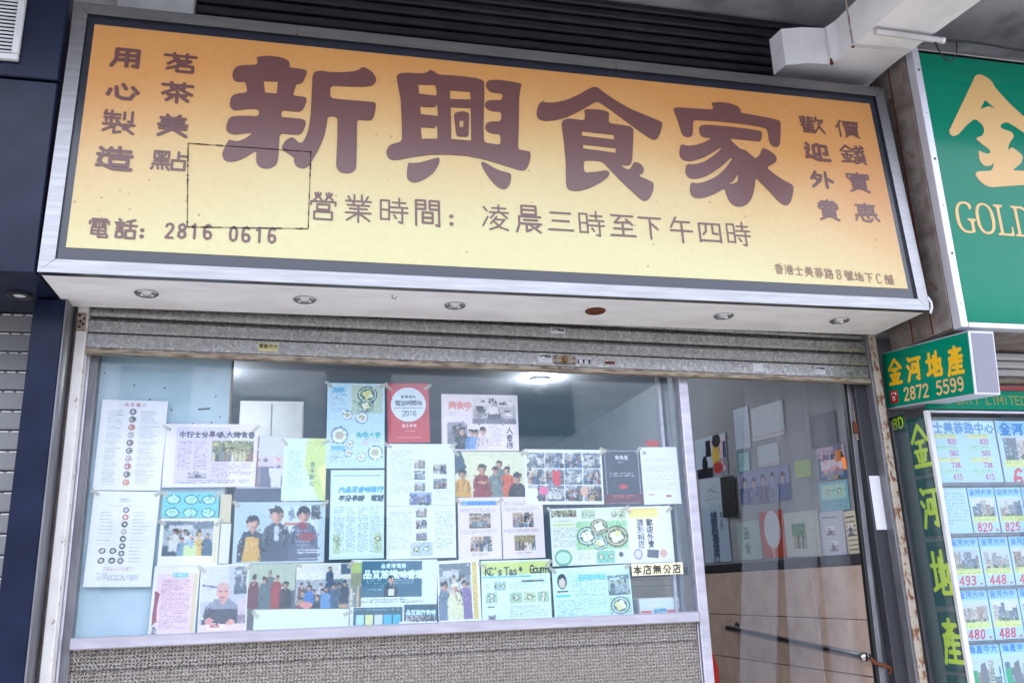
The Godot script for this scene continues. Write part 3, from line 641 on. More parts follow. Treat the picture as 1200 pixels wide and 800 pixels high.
# lines of small print that cannot be read
func TX(x: float, y: float, w: float, h: float, lh: float, c: Color, fill := 0.85) -> void:
	var px := int(x * 0.01 * cw)
	var x1 := int((x + w) * 0.01 * cw)
	var yy := y * 0.01 * chh
	var y1 := (y + h) * 0.01 * chh
	var l := maxf(3.0, lh * 0.01 * cw)
	while yy + l * 0.7 < y1:
		var xx := px
		var stop := x1 if pr.randf() < 0.8 else px + int((x1 - px) * pr.randf_range(0.3, 0.9))
		while xx + l * 0.6 < stop:
			if pr.randf() < fill:
				var s := maxi(2, int(l * 0.62))
				for k in 4:
					if pr.randf() < 0.5:
						cv.fill_rect(Rect2i(xx, int(yy) + pr.randi_range(0, s), pr.randi_range(1, s), 1), c)
					else:
						cv.fill_rect(Rect2i(xx + pr.randi_range(0, s), int(yy), 1, pr.randi_range(1, s)), c)
			xx += maxi(3, int(l * 0.78))
		yy += l

# a photograph printed on a page: what it shows is laid out field by field, then made soft
func PH(x: float, y: float, w: float, h: float, kind: String, tint: Color = Color.WHITE) -> void:
	var a := float(cw) / chh
	var c := func(hex: String) -> Color:
		return col(hex) * tint
	var skins := ["c29a86", "b58c78", "caa48e", "a98672"]
	var hairs := ["22242a", "2a2a30", "3a322c", "1a1c20"]
	match kind:
		"city":
			R(x, y, w, h, c.call(["b9c9d4", "c9d0d4", "a9bccb"][pr.randi() % 3]))
			var px := x
			while px < x + w - 1:
				var bw := minf(pr.randf_range(0.12, 0.34) * w, x + w - px)
				var top := y + h * pr.randf_range(0.08, 0.55)
				R(px, top, bw, y + h - top, c.call(["8c8f94", "a8a39c", "6f7c88", "b7b0a6", "937f72", "5f7280"][pr.randi() % 6]))
				var wy := top + h * 0.06
				while wy < y + h * 0.9:
					var wx := px + bw * 0.12
					while wx < px + bw * 0.85:
						R(wx, wy, bw * 0.13, h * 0.035, c.call(["3f4a56", "c9d6dc", "55626e"][pr.randi() % 3]))
						wx += bw * 0.24
					wy += h * 0.085
				px += bw
			for i in 7:
				E(x + w * pr.randf_range(0.08, 0.92), y + h * pr.randf_range(0.86, 0.96), w * 0.07, w * 0.05, c.call(["4a6a48", "6a8456", "3a5440"][pr.randi() % 3]))
		"kitchen":
			R(x, y, w, h, c.call("a9b4b8"))
			R(x, y, w, h * 0.22, c.call("6d7c88"))
			R(x + w * 0.1, y + h * 0.12, w * 0.5, h * 0.14, c.call("c3ccd0"))
			for i in 12:
				R(x + w * pr.randf_range(0, 0.9), y + h * pr.randf_range(0.2, 0.5), w * pr.randf_range(0.04, 0.1), h * pr.randf_range(0.05, 0.14), c.call(["4a5560", "d0d4d0", "7b868c", "8c6f5c", "38424c"][pr.randi() % 5]))
			R(x, y + h * 0.72, w, h * 0.28, c.call("55606a"))
			for i in 6:
				E(x + w * pr.randf_range(0.1, 0.9), y + h * pr.randf_range(0.74, 0.9), w * 0.06, w * 0.035, c.call(["c9b48c", "d8d8d0", "a9b8b4"][pr.randi() % 3]))
			for i in 3:
				PS(x + w * (0.2 + i * 0.28 + pr.randf_range(-0.06, 0.06)), y + h * pr.randf_range(0.2, 0.34), w * 0.105, skins[pr.randi() % 4], hairs[pr.randi() % 4], ["d4d8d8", "8fa4b4", "5a6a78", "c9ccc4"][pr.randi() % 4], y + h * 0.86)
		"crowd":
			R(x, y, w, h, c.call(["b4b9b8", "9ca8b0", "c4c0b4"][pr.randi() % 3]))
			R(x + w * 0.6, y, w * 0.3, h * 0.3, c.call("5d7080"))
			for row in 3:
				var n := 6 - row
				for i in n:
					var s := w * (0.06 + row * 0.02)
					PS(x + w * ((i + 0.5 + pr.randf_range(-0.2, 0.2)) / n), y + h * (0.12 + row * 0.22 + pr.randf_range(-0.04, 0.06)), s, skins[pr.randi() % 4], hairs[pr.randi() % 4], ["34465e", "8a8f98", "6b3c40", "c4c8cc", "3f6690", "4d5a50", "2a2c34", "b89a70"][pr.randi() % 8], y + h)
		"leafy":
			R(x, y, w, h, c.call("8a906c"))
			for i in 60:
				E(x + w * pr.randf_range(0.05, 0.95), y + h * pr.randf_range(0.04, 0.5), w * pr.randf_range(0.02, 0.05), w * pr.randf_range(0.02, 0.04), c.call(["5a6a44", "8d9858", "adb070", "46543a", "c0bf86"][pr.randi() % 5]))
			for i in 11:
				PS(x + w * (i + 0.5) / 11.0, y + h * pr.randf_range(0.34, 0.5), w * 0.036, skins[pr.randi() % 4], hairs[pr.randi() % 4], ["c8c4a0", "4a5048", "8a6a58", "d8d6c8", "6a7a84"][pr.randi() % 5], y + h)
		"mono":
			R(x, y, w, h, c.call("b4b0b4"))
			R(x, y, w, h * 0.35, c.call("d6d2d6"))
			for i in 9:
				R(x + w * pr.randf_range(0, 0.8), y + h * pr.randf_range(0.05, 0.75), w * pr.randf_range(0.06, 0.2), h * pr.randf_range(0.06, 0.2), c.call(["4a484e", "e0dce0", "88848a", "2e2c32"][pr.randi() % 4]))
			PS(x + w * 0.5, y + h * 0.12, w * 0.15, "b8b2b4", "26252a", "5c585e", y + h)
			R(x, y + h * 0.82, w, h * 0.18, c.call("74707a"))
		"wall":
			R(x, y, w, h, c.call("d3dbd0"))
			for i in 5:
				R(x + w * pr.randf_range(0, 0.6), y + h * pr.randf_range(0, 0.6), w * pr.randf_range(0.2, 0.4), h * pr.randf_range(0.2, 0.4), c.call(["cfd8cf", "d9dfd2", "c8d2cc"][pr.randi() % 3]))
		"pink":
			R(x, y, w, h, c.call("cfc4cc"))
			R(x, y + h * 0.6, w, h * 0.4, c.call("8c8798"))
			for i in 8:
				E(x + w * pr.randf_range(0.1, 0.9), y + h * pr.randf_range(0.1, 0.9), w * 0.09, w * 0.07, c.call(["d9a0a4", "7a748c", "e4d4d4", "b06a70"][pr.randi() % 4]))
		"food":
			R(x, y, w, h, c.call(["9cc4a8", "b4cfae", "8db8b4", "c6d0b0"][pr.randi() % 4]))
			var u := minf(w, h / a)
			for i in 5:
				LN(Vector2((x + w * pr.randf()) * 0.01 * cw, (y + h * pr.randf()) * 0.01 * chh), Vector2((x + w * pr.randf()) * 0.01 * cw, (y + h * pr.randf()) * 0.01 * chh), maxf(2.0, u * 0.0004 * cw), c.call(["7da88c", "cfdcb8"][i % 2]))
			var k := 2 if w > h / a * 1.4 else 1
			for i in k:
				for j in 2 if h / a > w * 0.8 else 1:
					var r := u * (0.34 if j + k < 2 else 0.24) * pr.randf_range(0.85, 1.1)
					dish(clampf(x + w * (i + 0.5) / k + pr.randf_range(-0.04, 0.04) * w, x + r, x + w - r), clampf(y + h * (0.5 if h / a <= w * 0.8 else 0.27 + 0.46 * j), y + r * a, y + h - r * a), r)
	SF(x, y, w, h, 2.2)

func dish(cx: float, cy: float, r: float) -> void:
	E(cx, cy, r, r * 0.86, col("2f4a4c"))
	E(cx, cy, r * 0.9, r * 0.76, col("c9b98f") if pr.randf() < 0.35 else col("b9d9d6"))
	E(cx, cy, r * 0.74, r * 0.6, col("4e6b60"))
	for k in 4:
		var t := TAU * k / 4.0 + 0.4
		E(cx + cos(t) * r * 0.33, cy + sin(t) * r * 0.28 * cw / chh, r * 0.3, r * 0.25, col("e6ead0") if pr.randf() < 0.6 else col("d8dd98"))

# a person in a printed photograph: head, hair and clothes
func PS(cx: float, top: float, s: float, skin: String, hair: String, cloth: String, bottom: float, apron := "") -> void:
	var k := float(cw) / chh
	var hy := top + s * 0.62 * k
	E(cx, hy - s * 0.12 * k, s * 0.47, s * 0.54, col(hair))
	E(cx, hy + s * 0.06 * k, s * 0.39, s * 0.47, col(skin))
	E(cx - s * 0.05, hy - s * 0.40 * k, s * 0.37, s * 0.20, col(hair))
	R(cx - s * 0.26, hy - s * 0.02 * k, s * 0.52, s * 0.10 * k, col(skin).lerp(col("3a2c28"), 0.45))
	R(cx - s * 0.06, hy + s * 0.02 * k, s * 0.12, s * 0.20 * k, col(skin).lightened(0.1))
	R(cx - s * 0.15, hy + s * 0.27 * k, s * 0.30, s * 0.07 * k, col(skin).lerp(col("8c4a42"), 0.5))
	var y0 := (hy + s * 0.48 * k) * 0.01 * chh
	var y1 := bottom * 0.01 * chh
	var x := cx * 0.01 * cw
	var u := s * 0.01 * cw
	PG([Vector2(x - u * 0.2, y0), Vector2(x + u * 0.2, y0), Vector2(x + u * 0.75, y0 + u * 0.3), Vector2(x + u * 0.98, y0 + u * 1.0), Vector2(x + u * 1.02, y1), Vector2(x - u * 1.02, y1), Vector2(x - u * 0.98, y0 + u * 1.0), Vector2(x - u * 0.75, y0 + u * 0.3)], col(cloth))
	PG([Vector2(x - u * 0.16, y0 - u * 0.05), Vector2(x + u * 0.16, y0 - u * 0.05), Vector2(x, y0 + u * 0.34)], col(skin))
	if apron != "":
		PG([Vector2(x - u * 0.45, y0 + u * 0.5), Vector2(x + u * 0.45, y0 + u * 0.5), Vector2(x + u * 0.7, y1), Vector2(x - u * 0.7, y1)], col(apron))
	E(cx - s * 0.16, hy + s * 0.1 * k, s * 0.2, s * 0.34, col(skin).lightened(0.12))
	E(cx + s * 0.24, hy + s * 0.12 * k, s * 0.13, s * 0.3, col(skin).darkened(0.18))
	for i in 9:
		var fx := x + pr.randf_range(-0.85, 0.85) * u
		var fy := y0 + u * pr.randf_range(0.35, 1.3)
		var tone := col(cloth) if apron == "" or absf(fx - x) > u * 0.55 else col(apron)
		LN(Vector2(fx, fy), Vector2(fx + pr.randf_range(-0.25, 0.25) * u, minf(y1, fy + u * pr.randf_range(0.2, 0.7))), maxf(1.0, u * pr.randf_range(0.05, 0.14)), tone.darkened(0.3) if pr.randf() < 0.6 else tone.lightened(0.22))
	for e in [-1, 1]:
		LN(Vector2(x + e * u * 0.62, y0 + u * 0.55), Vector2(x + e * u * 0.6, minf(y1, y0 + u * 1.6)), maxf(1.0, u * 0.07), col(cloth).darkened(0.45))
	if pr.randf() < 0.3 and apron == "":
		for i in 5:
			if y0 + u * (0.6 + i * 0.24) < y1:
				LN(Vector2(x - u * 0.5, y0 + u * (0.6 + i * 0.24)), Vector2(x + u * 0.5, y0 + u * (0.6 + i * 0.24)), maxf(1.0, u * 0.06), col(cloth).lightened(0.3))
	for i in 3:
		E(cx + pr.randf_range(-0.42, 0.42) * s, hy - s * pr.randf_range(0.2, 0.55) * k, s * 0.14, s * 0.12, col(hair))

# a photograph in print is soft: shrink that field and stretch it again, with some blotches first
func SF(x: float, y: float, w: float, h: float, f := 3.4) -> void:
	var r := Rect2i(int(x * 0.01 * cw), int(y * 0.01 * chh), int(w * 0.01 * cw), int(h * 0.01 * chh)).intersection(Rect2i(0, 0, cw, chh))
	if r.size.x < 8 or r.size.y < 8:
		return
	for i in int(r.size.x * r.size.y * 0.008):
		var px := r.position.x + pr.randi() % r.size.x
		var py := r.position.y + pr.randi() % r.size.y
		var c := cv.get_pixel(clampi(px + pr.randi_range(-6, 6), 0, cw - 1), clampi(py + pr.randi_range(-6, 6), 0, chh - 1))
		var d := pr.randf_range(-0.06, 0.06)
		cv.fill_rect(Rect2i(px, py, pr.randi_range(2, 6), pr.randi_range(2, 6)).intersection(r), Color(clampf(c.r + d, 0, 1), clampf(c.g + d, 0, 1), clampf(c.b + d, 0, 1)))
	var part := cv.get_region(r)
	part.resize(maxi(4, int(r.size.x / f)), maxi(4, int(r.size.y / f)), Image.INTERPOLATE_BILINEAR)
	part.resize(r.size.x, r.size.y, Image.INTERPOLATE_CUBIC)
	cv.blit_rect(part, Rect2i(Vector2i.ZERO, r.size), r.position)

# paper grain, so that no field of print is one flat tone
func grain(amount: float) -> void:
	for i in int(cw * chh * 0.10):
		var x := pr.randi() % cw
		var y := pr.randi() % chh
		var c := cv.get_pixel(x, y)
		var d := pr.randf_range(-amount, amount)
		cv.fill_rect(Rect2i(x, y, pr.randi_range(1, 3), pr.randi_range(1, 2)), Color(clampf(c.r + d, 0, 1), clampf(c.g + d, 0, 1), clampf(c.b + d, 0, 1)))

func paint(key: String, w: float, h: float) -> ImageTexture:
	pr.seed = hash(key)
	var ppm := 760.0
	canvas(maxi(24, int(w * ppm)), maxi(24, int(h * ppm)), col("e4e6ea"))
	var ink := col("6d7078")
	match key:
		"menu_a":
			cv.fill(col("e6e8ee"))
			GT("品茶點心", 34, 3, 6, 9, 0.8, col("b98a90"))
			var y := 13.0
			var pic := ["33343c", "2c2d34", "c05a3c", "8f92a0", "22242c", "3a3b44", "9095a6", "b03e34", "3a3c40", "d07a3c"]
			for i in 10:
				E(48, y, 5, 5, col(pic[i]))
				E(48, y, 3.2, 3, col("d8d4cc"))
				E(49, y, 1.8, 1.6, col(pic[(i + 3) % 10]))
				y += 8.7
			for i in 34:
				var yy := 12.0 + i * 2.45
				R(11, yy, pr.randf_range(14, 24), 0.7, col("a9adb8"))
				R(60, yy, pr.randf_range(16, 30), 0.7, col("a9adb8"))
		"menu_b":
			cv.fill(col("e4e8ec"))
			TX(40, 8, 24, 4, 3, col("8e929c"))
			R(22, 15, 60, 0.6, col("c99aa2"))
			for i in 8:
				E(51, 20 + i * 7.6, 4.6, 4.6, col(["4a4a66", "c0562c", "24262e", "b7a7a7", "2a2b31", "2e2f36", "4b4d52", "5a4660"][i]))
				E(51, 20 + i * 7.6, 2.8, 2.6, col("cfccc6"))
			for p in [[22, 63], [38, 63], [22, 73], [38, 73]]:
				E(p[0], p[1], 5, 4.6, col("30312f"))
				E(p[0], p[1], 3.2, 2.7, col("cfc9b8"))
			for i in 15:
				var yy := 22.0 + i * 3.7
				if i < 10:
					R(13, yy, pr.randf_range(14, 22), 0.7, col("b3b7c2"))
				R(62, yy, pr.randf_range(14, 26), 0.7, col("b3b7c2"))
			TX(25, 80, 50, 4, 3, col("c2939c"))
			TX(18, 86, 64, 8, 3, col("8a8e98"))
		"news_a":
			cv.fill(col("dcd9ea"))
			R(1, 1, 98, 98, col("e6e2f0"))
			R(12, 5, 86, 90, col("d3cde2"))
			R(70, 1, 30, 98, col("e4e1ef"))
			GT("中行士分早味", 15, 12, 7.2, 8, 1.3, col("4a4658"))
			GT("人大時食香", 58, 12, 7.4, 8, 1.3, col("4a4658"))
			TX(15, 28, 15, 45, 2.2, col("8d86a4"))
			TX(32, 28, 15, 45, 2.2, col("8d86a4"))
			PH(27, 74, 20, 12, "mono")
			PH(51, 27, 46, 33, "leafy")
			TX(52, 63, 44, 24, 2.4, col("8d86a4"))
			TX(15, 89, 80, 6, 2.4, col("7a7490"))
		"shop_photo":
			PH(0, 0, 100, 100, "pink")
			R(0, 0, 100, 40, col("cbd0e2"))
			R(20, 60, 80, 40, col("6d6f86"))
			PG([Vector2(cw * 0.45, chh * 0.62), Vector2(cw, chh * 0.62), Vector2(cw * 0.95, chh), Vector2(cw * 0.6, chh)], col("d5d7e2"))
			R(0, 0, 5, 100, col("8f5d52"))
			SF(0, 0, 100, 100)
		"flyer":
			cv.fill(col("cfe6dc"))
			PG([Vector2(cw * 0.55, 0), Vector2(cw, 0), Vector2(cw, chh), Vector2(cw * 0.85, chh), Vector2(cw * 0.5, chh * 0.45)], col("c5dc8e"))
			PG([Vector2(cw * 0.8, chh * 0.5), Vector2(cw, chh * 0.4), Vector2(cw, chh)], col("e2e29a"))
			GT("香茶點心", 62, 38, 13, 10, 1.4, col("6f8f7c"), true)
			TX(12, 20, 34, 60, 4, col("a5c8c4"))
			grain(0.05)
			SF(0, 0, 100, 100, 2.0)
		"food_tall":
			cv.fill(col("bcdcec"))
			TX(6, 6, 26, 30, 4, col("86a9c0"))
			R(10, 5, 18, 6, col("63b4dc"))
			PH(42, 2, 54, 34, "food", Color(0.92, 0.98, 1.05))
			for p in [[35, 38, 9], [60, 41, 11], [22, 62, 15], [40, 72, 7], [38, 82, 7], [60, 87, 8], [84, 82, 13]]:
				E(p[0], p[1], p[2], p[2], col("6d8a9c"))
				E(p[0], p[1], p[2] * 0.84, p[2] * 0.84, col("dcebf0"))
				E(p[0], p[1], p[2] * 0.5, p[2] * 0.45, col("b9b59a"))
			GT("食味大香", 50, 58, 10, 11, 1.6, col("57b0b8"))
			R(8, 74, 24, 5, col("6ab4dc"))
			TX(6, 80, 26, 14, 3.5, col("7e9cb2"))
			TX(60, 66, 34, 8, 4, col("c79aa8"))
			SF(0, 0, 100, 100, 1.5)
		"news_b":
			cv.fill(col("bfe0e6"))
			R(3, 3, 94, 94, col("cde6e8"))
			R(6, 6, 88, 1, col("86a8b2"))
			GT("大品質香味旅行", 14, 19, 11, 12, 2.4, col("4aa6cc"), false, 0.25)
			GT("不分早時有電話", 14, 29, 11, 12, 2.6, col("33505c"), false, 0.25)
			for i in 4:
				TX(8 + i * 22, 42, 19, 52, 3, col("7ea4b0"))
			PH(80, 72, 16, 22, "food")
			PH(6, 72, 14, 22, "food")
		"dishes":
			cv.fill(col("6fcad6"))
			for i in 3:
				for j in 2:
					E(18 + i * 32, 28 + j * 52, 13, 9, col("2f7f86"))
					E(18 + i * 32, 28 + j * 52, 10.5, 7, col("b6e6e0"))
					E(18 + i * 32, 28 + j * 52, 7, 4, col("7fcabf"))
					for k in 4:
						E(13 + i * 32 + k * 3, 28 + j * 52 + pr.randf_range(-6, 6), 1.6, 1.2, col("e9efc9"))
			grain(0.06)
			SF(0, 0, 100, 100, 1.8)
		"kitchen":
			cv.fill(col("e9ebe6"))
			PH(6, 6, 84, 74, "kitchen")
			PS(52, 34, 8, "c7a08a", "dfe4e8", "9cc0d8", 80)
			PS(66, 30, 8, "c7a08a", "c9a84a", "d8b860", 80)
			PS(80, 32, 8, "b98f7a", "26303c", "4a6480", 80)
			PS(38, 40, 8, "b98f7a", "26303c", "7d9cb4", 80)
			R(42, 58, 22, 22, col("c6dca0"))
			R(91, 6, 8, 88, col("d9d6b8"))
			SF(6, 6, 84, 74)
		"pink":
			cv.fill(col("dfe2e4"))
			R(8, 12, 80, 84, col("e3cdd8"))
			R(42, 10, 34, 7, col("7fc0dc"))
			TX(45, 11, 24, 6, 4, col("f0f4f6"))
			TX(20, 20, 64, 72, 3.2, col("b08a9e"))
			PG([Vector2(cw * 0.06, chh * 0.36), Vector2(cw * 0.17, chh * 0.4), Vector2(cw * 0.13, chh * 0.6), Vector2(cw * 0.15, chh * 0.8), Vector2(cw * 0.05, chh * 0.86)], col("8c3448"))
			PH(5, 86, 12, 12, "mono")
			R(88, 10, 9, 86, col("d6c9a6"))
		"old_man":
			cv.fill(col("e3e4e8"))
			R(3, 3, 94, 94, col("b9c2d4"))
			R(3, 3, 55, 50, col("cdd3e2"))
			LN(Vector2(cw * 0.05, chh * 0.3), Vector2(cw * 0.4, chh * 0.34), 4, col("4a5468"))
			PH(70, 4, 27, 40, "kitchen")
			PG([Vector2(cw * 0.06, chh * 0.9), Vector2(cw * 0.12, chh * 0.62), Vector2(cw * 0.32, chh * 0.5), Vector2(cw * 0.62, chh * 0.5), Vector2(cw * 0.82, chh * 0.62), Vector2(cw * 0.86, chh * 0.9)], col("8d93a4"))
			PG([Vector2(cw * 0.06, chh * 0.86), Vector2(cw * 0.14, chh * 0.64), Vector2(cw * 0.8, chh * 0.66), Vector2(cw * 0.86, chh * 0.86)], col("4f4a56"))
			E(48, 41, 13, 17, col("d9a59c"))
			E(48, 34, 13, 11, col("cfa9a6"))
			R(40, 39, 6, 1.2, col("7a4a44"))
			R(51, 39, 6, 1.2, col("7a4a44"))
			R(43, 48, 10, 1.2, col("9c4c4c"))
			R(44, 54, 9, 4, col("d4a098"))
			PH(80, 50, 17, 40, "pink")
			R(3, 86, 94, 11, col("e6d3d2"))
			E(36, 90, 20, 7, col("f0e6e4"))
			E(34, 89, 11, 4, col("cf7a74"))
			E(22, 82, 9, 7, col("d79a92"))
			E(66, 84, 9, 6, col("dca49a"))
			SF(3, 3, 94, 94, 3.0)
		"trio":
			cv.fill(col("b4cbd2"))
			R(2, 3, 96, 94, col("aec7ce"))
			R(52, 6, 40, 40, col("c5dade"))
			R(55, 34, 22, 4, col("c0786c"))
			GT("品香", 58, 10, 7, 9, 1.2, col("6e86a0"), true)
			R(84, 6, 10, 22, col("323e44"))
			TX(85, 8, 8, 18, 2.5, col("8ea6a6"))
			PS(20, 22, 15, "c29a86", "2a2a30", "3d4250", 97, "c9a24a")
			PS(46, 8, 16, "c49a86", "3a3838", "454f60", 97)
			R(43.5, 40, 6, 24, col("b9c9d6"))
			PS(76, 8, 16, "bb9080", "22242a", "56607a", 97)
			E(75, 40, 5, 4, col("8f3a48"))
			E(80, 58, 10, 5, col("8a4452"))
			for i in 5:
				R(70, 74 + i * 4.5, 24, 1.6, col("c9d3dc"))
			SF(2, 3, 96, 94)
		"team_small":
			PH(0, 0, 100, 100, "wall", Color(0.8, 0.85, 0.8))
			R(0, 60, 100, 40, col("4a5460"))
			PS(12, 26, 11, "a98672", "2a2a2c", "6a3038", 100)
			PS(45, 16, 10, "a98672", "2a2a2c", "5a6a6c", 100)
			PS(34, 30, 11, "b08c78", "22242a", "56686e", 100)
			PS(60, 26, 11, "b08c78", "3a3230", "9c3434", 100)
			PS(80, 40, 13, "a07c6a", "1c1e22", "33282e", 100)
			SF(0, 0, 100, 100)
		"crowd":
			PH(0, 0, 100, 38, "wall")
			PH(0, 36, 100, 64, "crowd")
			PS(60, 8, 7, "b08c78", "22242a", "3b4a6a", 60)
			PS(24, 48, 9, "b08c78", "22242a", "2f74c0", 92)
			PS(68, 44, 10, "a98672", "2a2a30", "34506e", 100)
			PS(54, 52, 9, "a98672", "2a2a30", "5a8cc0", 100)
			PS(88, 40, 8, "b08c78", "1c1e22", "2a3040", 90)
			R(80, 2, 18, 22, col("425a70"))
			E(20, 92, 12, 6, col("d08c84"))
			SF(0, 0, 100, 100)
		"blank":
			cv.fill(col("d5e4e6"))
			grain(0.03)
		"travel":
			cv.fill(col("cfe2e2"))
			R(0, 4, 12, 58, col("a9bf6a"))
			PH(0, 20, 12, 50, "leafy")
			R(12, 2, 70, 54, col("2a5f78"))
			GT("品香港電話", 34, 6, 5, 6, 1.0, col("bfe0ea"))
			GT("品質旅行", 14, 16, 9.5, 10, 1.9, col("cfeaf0"))
			GT("食味香港", 46, 16, 9.5, 9.4, 1.9, col("cfeaf0"))
			TX(18, 31, 54, 8, 2.6, col("a4d0dc"))
			TX(20, 44, 20, 6, 3, col("7fd0e4"))
			PS(46, 24, 8, "c29a86", "1c1e22", "1d2a36", 56)
			SF(34, 22, 26, 34, 1.8)
			R(43, 44, 7, 10, col("cfd6c4"))
			TX(8, 59, 76, 8, 2.6, col("5d6d74"))
			R(4, 71, 56, 26, col("2f5566"))
			for i in 5:
				R(7 + i * 10.5, 82, 9, 14, col(["a8d8dc", "d6e0a0", "c8d6d6", "3cb0d0", "3ab0c8"][i]))
			TX(6, 74, 52, 5, 2.4, col("8fd0da"))
			R(62, 68, 38, 24, col("24505f"))
			GT("品質旅行食味", 64, 76, 5.6, 5.8, 1.2, col("bfe0e6"))
			PH(64, 84, 34, 7, "crowd")
			R(56, 93, 44, 7, col("dce9ea"))
		"red":
			cv.fill(col("b8323a"))
			R(3, 2.5, 94, 95, col("bd3a42"))
			E(50, 36, 42, 42, col("cfe0ea"))
			GT("香港食味", 32, 20, 8, 9.5, 1.2, col("56687a"))
			GT("電話時間地", 18, 29, 13, 13, 1.6, col("4b5b6e"))
			R(16, 41, 68, 1, col("56687a"))
			GT("2016", 32, 46, 14, 8.6, 1.7, col("3c4a5c"))
			GT("品質香港", 34, 69, 7, 9, 1.2, col("e8c8c8"))
			TX(40, 80, 26, 5, 5, col("e2bcbc"))
			R(22, 91, 56, 1, col("d99a9a"))
		"article_tall":
			cv.fill(col("d7e5ee"))
			R(0, 54.6, 100, 0.6, col("a9bac8"))
			TX(6, 6, 32, 40, 3, col("a3b6c6"))
			TX(70, 40, 26, 12, 3, col("a3b6c6"))
			PH(40, 14, 16, 8, "city"); PH(40, 24, 16, 8, "kitchen"); PH(40, 34, 16, 8, "city")
			PH(68, 18, 20, 9, "crowd"); PH(68, 31, 20, 9, "crowd")
			PH(33, 43, 32, 11, "city", Color(0.9, 0.95, 1.15))
			TX(4, 60, 34, 34, 3, col("a3b6c6"))
			PH(42, 56, 16, 9, "city"); PH(42, 67, 16, 8, "crowd"); PH(42, 77, 16, 8, "city")
			PH(34, 86, 32, 12, "food", Color(0.9, 0.95, 1.15))
			TX(70, 60, 26, 34, 3, col("8ea4b6"))
		"press":
			cv.fill(col("dcd6de"))
			R(3, 3, 95, 94, col("e2dbe2"))
			GT("美食中", 9, 13, 10, 10, 2.0, col("d58a8a"))
			TX(9, 32, 26, 10, 3, col("b9b0ba"))
			PH(40, 4, 57, 48, "mono")
			PS(66, 6, 9, "b8b0b4", "1c1c20", "dcd8dc", 34)
			PH(7, 50, 26, 46, "mono", Color(0.7, 0.7, 0.75))
			PS(26, 58, 9, "c7a08a", "22242a", "2a2d38", 97)
			PS(38, 62, 8, "c7a08a", "22242a", "5a86c0", 97)
			PS(44, 62, 8, "c7a08a", "2a2a30", "7a9cd0", 97)
			PS(53, 58, 9, "c7a08a", "22242a", "d8cccc", 97)
			SF(6, 4, 92, 93, 1.8)
			TX(62, 56, 18, 38, 3, col("a9a0aa"))
			GT("人香店", 84, 58, 8, 13, 1.4, col("4a4450"), true)
		"team_large":
			PH(0, 0, 100, 100, "wall", Color(1.0, 1.0, 0.92))
			PG([Vector2(0, 0), Vector2(cw * 0.08, 0), Vector2(cw * 0.16, chh * 0.36), Vector2(0, chh * 0.5)], col("3c5866"))
			PS(62, 20, 9, "b58c70", "1e1e20", "6b7f7a", 100)
			PS(73, 32, 10, "b58c70", "2a2320", "c8552c", 100)
			PS(10, 38, 12, "ab8268", "1c1c1e", "c79a3c", 100)
			PS(56, 32, 10, "b58c70", "3a2c24", "6f807c", 100)
			PS(37, 28, 12, "b58c70", "22201e", "8c3430", 100)
			R(31, 66, 13, 3, col("c9a878"))
			PS(87, 46, 13, "a87e68", "17171a", "2a2326", 100)
			SF(0, 0, 100, 100)
		"doc_a", "doc_b":
			cv.fill(col("ddd6d8"))
			if key == "doc_a":
				R(8, 6, 84, 7, col("3f8cc8"))
				TX(10, 7, 12, 5, 4, col("cfe4f2"))
			else:
				TX(6, 8, 84, 8, 3.4, col("8d878c"))
			TX(6, 18, 84, 6, 3, col("a39ca0"))
			PH(26, 26, 50, 24, "kitchen" if key == "doc_a" else "crowd", Color(1.0, 0.85, 0.7))
			TX(6, 53, 84, 7, 3, col("a39ca0"))
			PH(28, 63, 50, 24, "crowd" if key == "doc_a" else "leafy", Color(1.0, 0.9, 0.8))
			TX(30, 90, 40, 4, 3, col("a39ca0"))
		"collage":
			cv.fill(col("dfe8ee"))
			for i in 4:
				for j in 3:
					PH(3 + i * 24.0, 6 + j * 30, 22.5, 28, "crowd" if (i + j) % 3 != 0 else "kitchen")
			R(35, 38, 10, 28, col("cc4048"))
			R(18, 68, 10, 14, col("e06a9a"))
			R(2, 70, 14, 26, col("e2eaee"))
			E(75, 76, 5, 6, col("d8b0a0"))
			SF(2, 4, 96, 92, 2.2)
		"black_cert":
			cv.fill(col("3f4250"))
			R(5, 4, 90, 0.8, col("b0b4bc"))
			R(5, 95, 90, 0.8, col("b0b4bc"))
			R(5, 4, 1, 91, col("b0b4bc"))
			R(94, 4, 1, 91, col("b0b4bc"))
			GT("美食香", 32, 12, 12, 12, 1.6, col("c9ccd4"))
			TX(36, 24, 28, 5, 5, col("d4d7dc"))
			TX(16, 43, 68, 9, 6, col("e0e2e6"))
			E(50, 67, 11, 6, col("c03a48"))
			R(0, 80, 100, 15, col("6a2c3e"))
			TX(20, 82, 60, 9, 5, col("d08a94"))
		"letter":
			cv.fill(col("dbe3ee"))
			E(12, 10, 5, 4, col("8a92a4"))
			for b in [[20, 8], [32, 14], [50, 10], [64, 12]]:
				TX(8, b[0], 82, b[1], 4.5, col("b4bfce"))
			R(14, 82, 16, 2, col("c08a98"))
			R(60, 84, 14, 4, col("b8586c"))
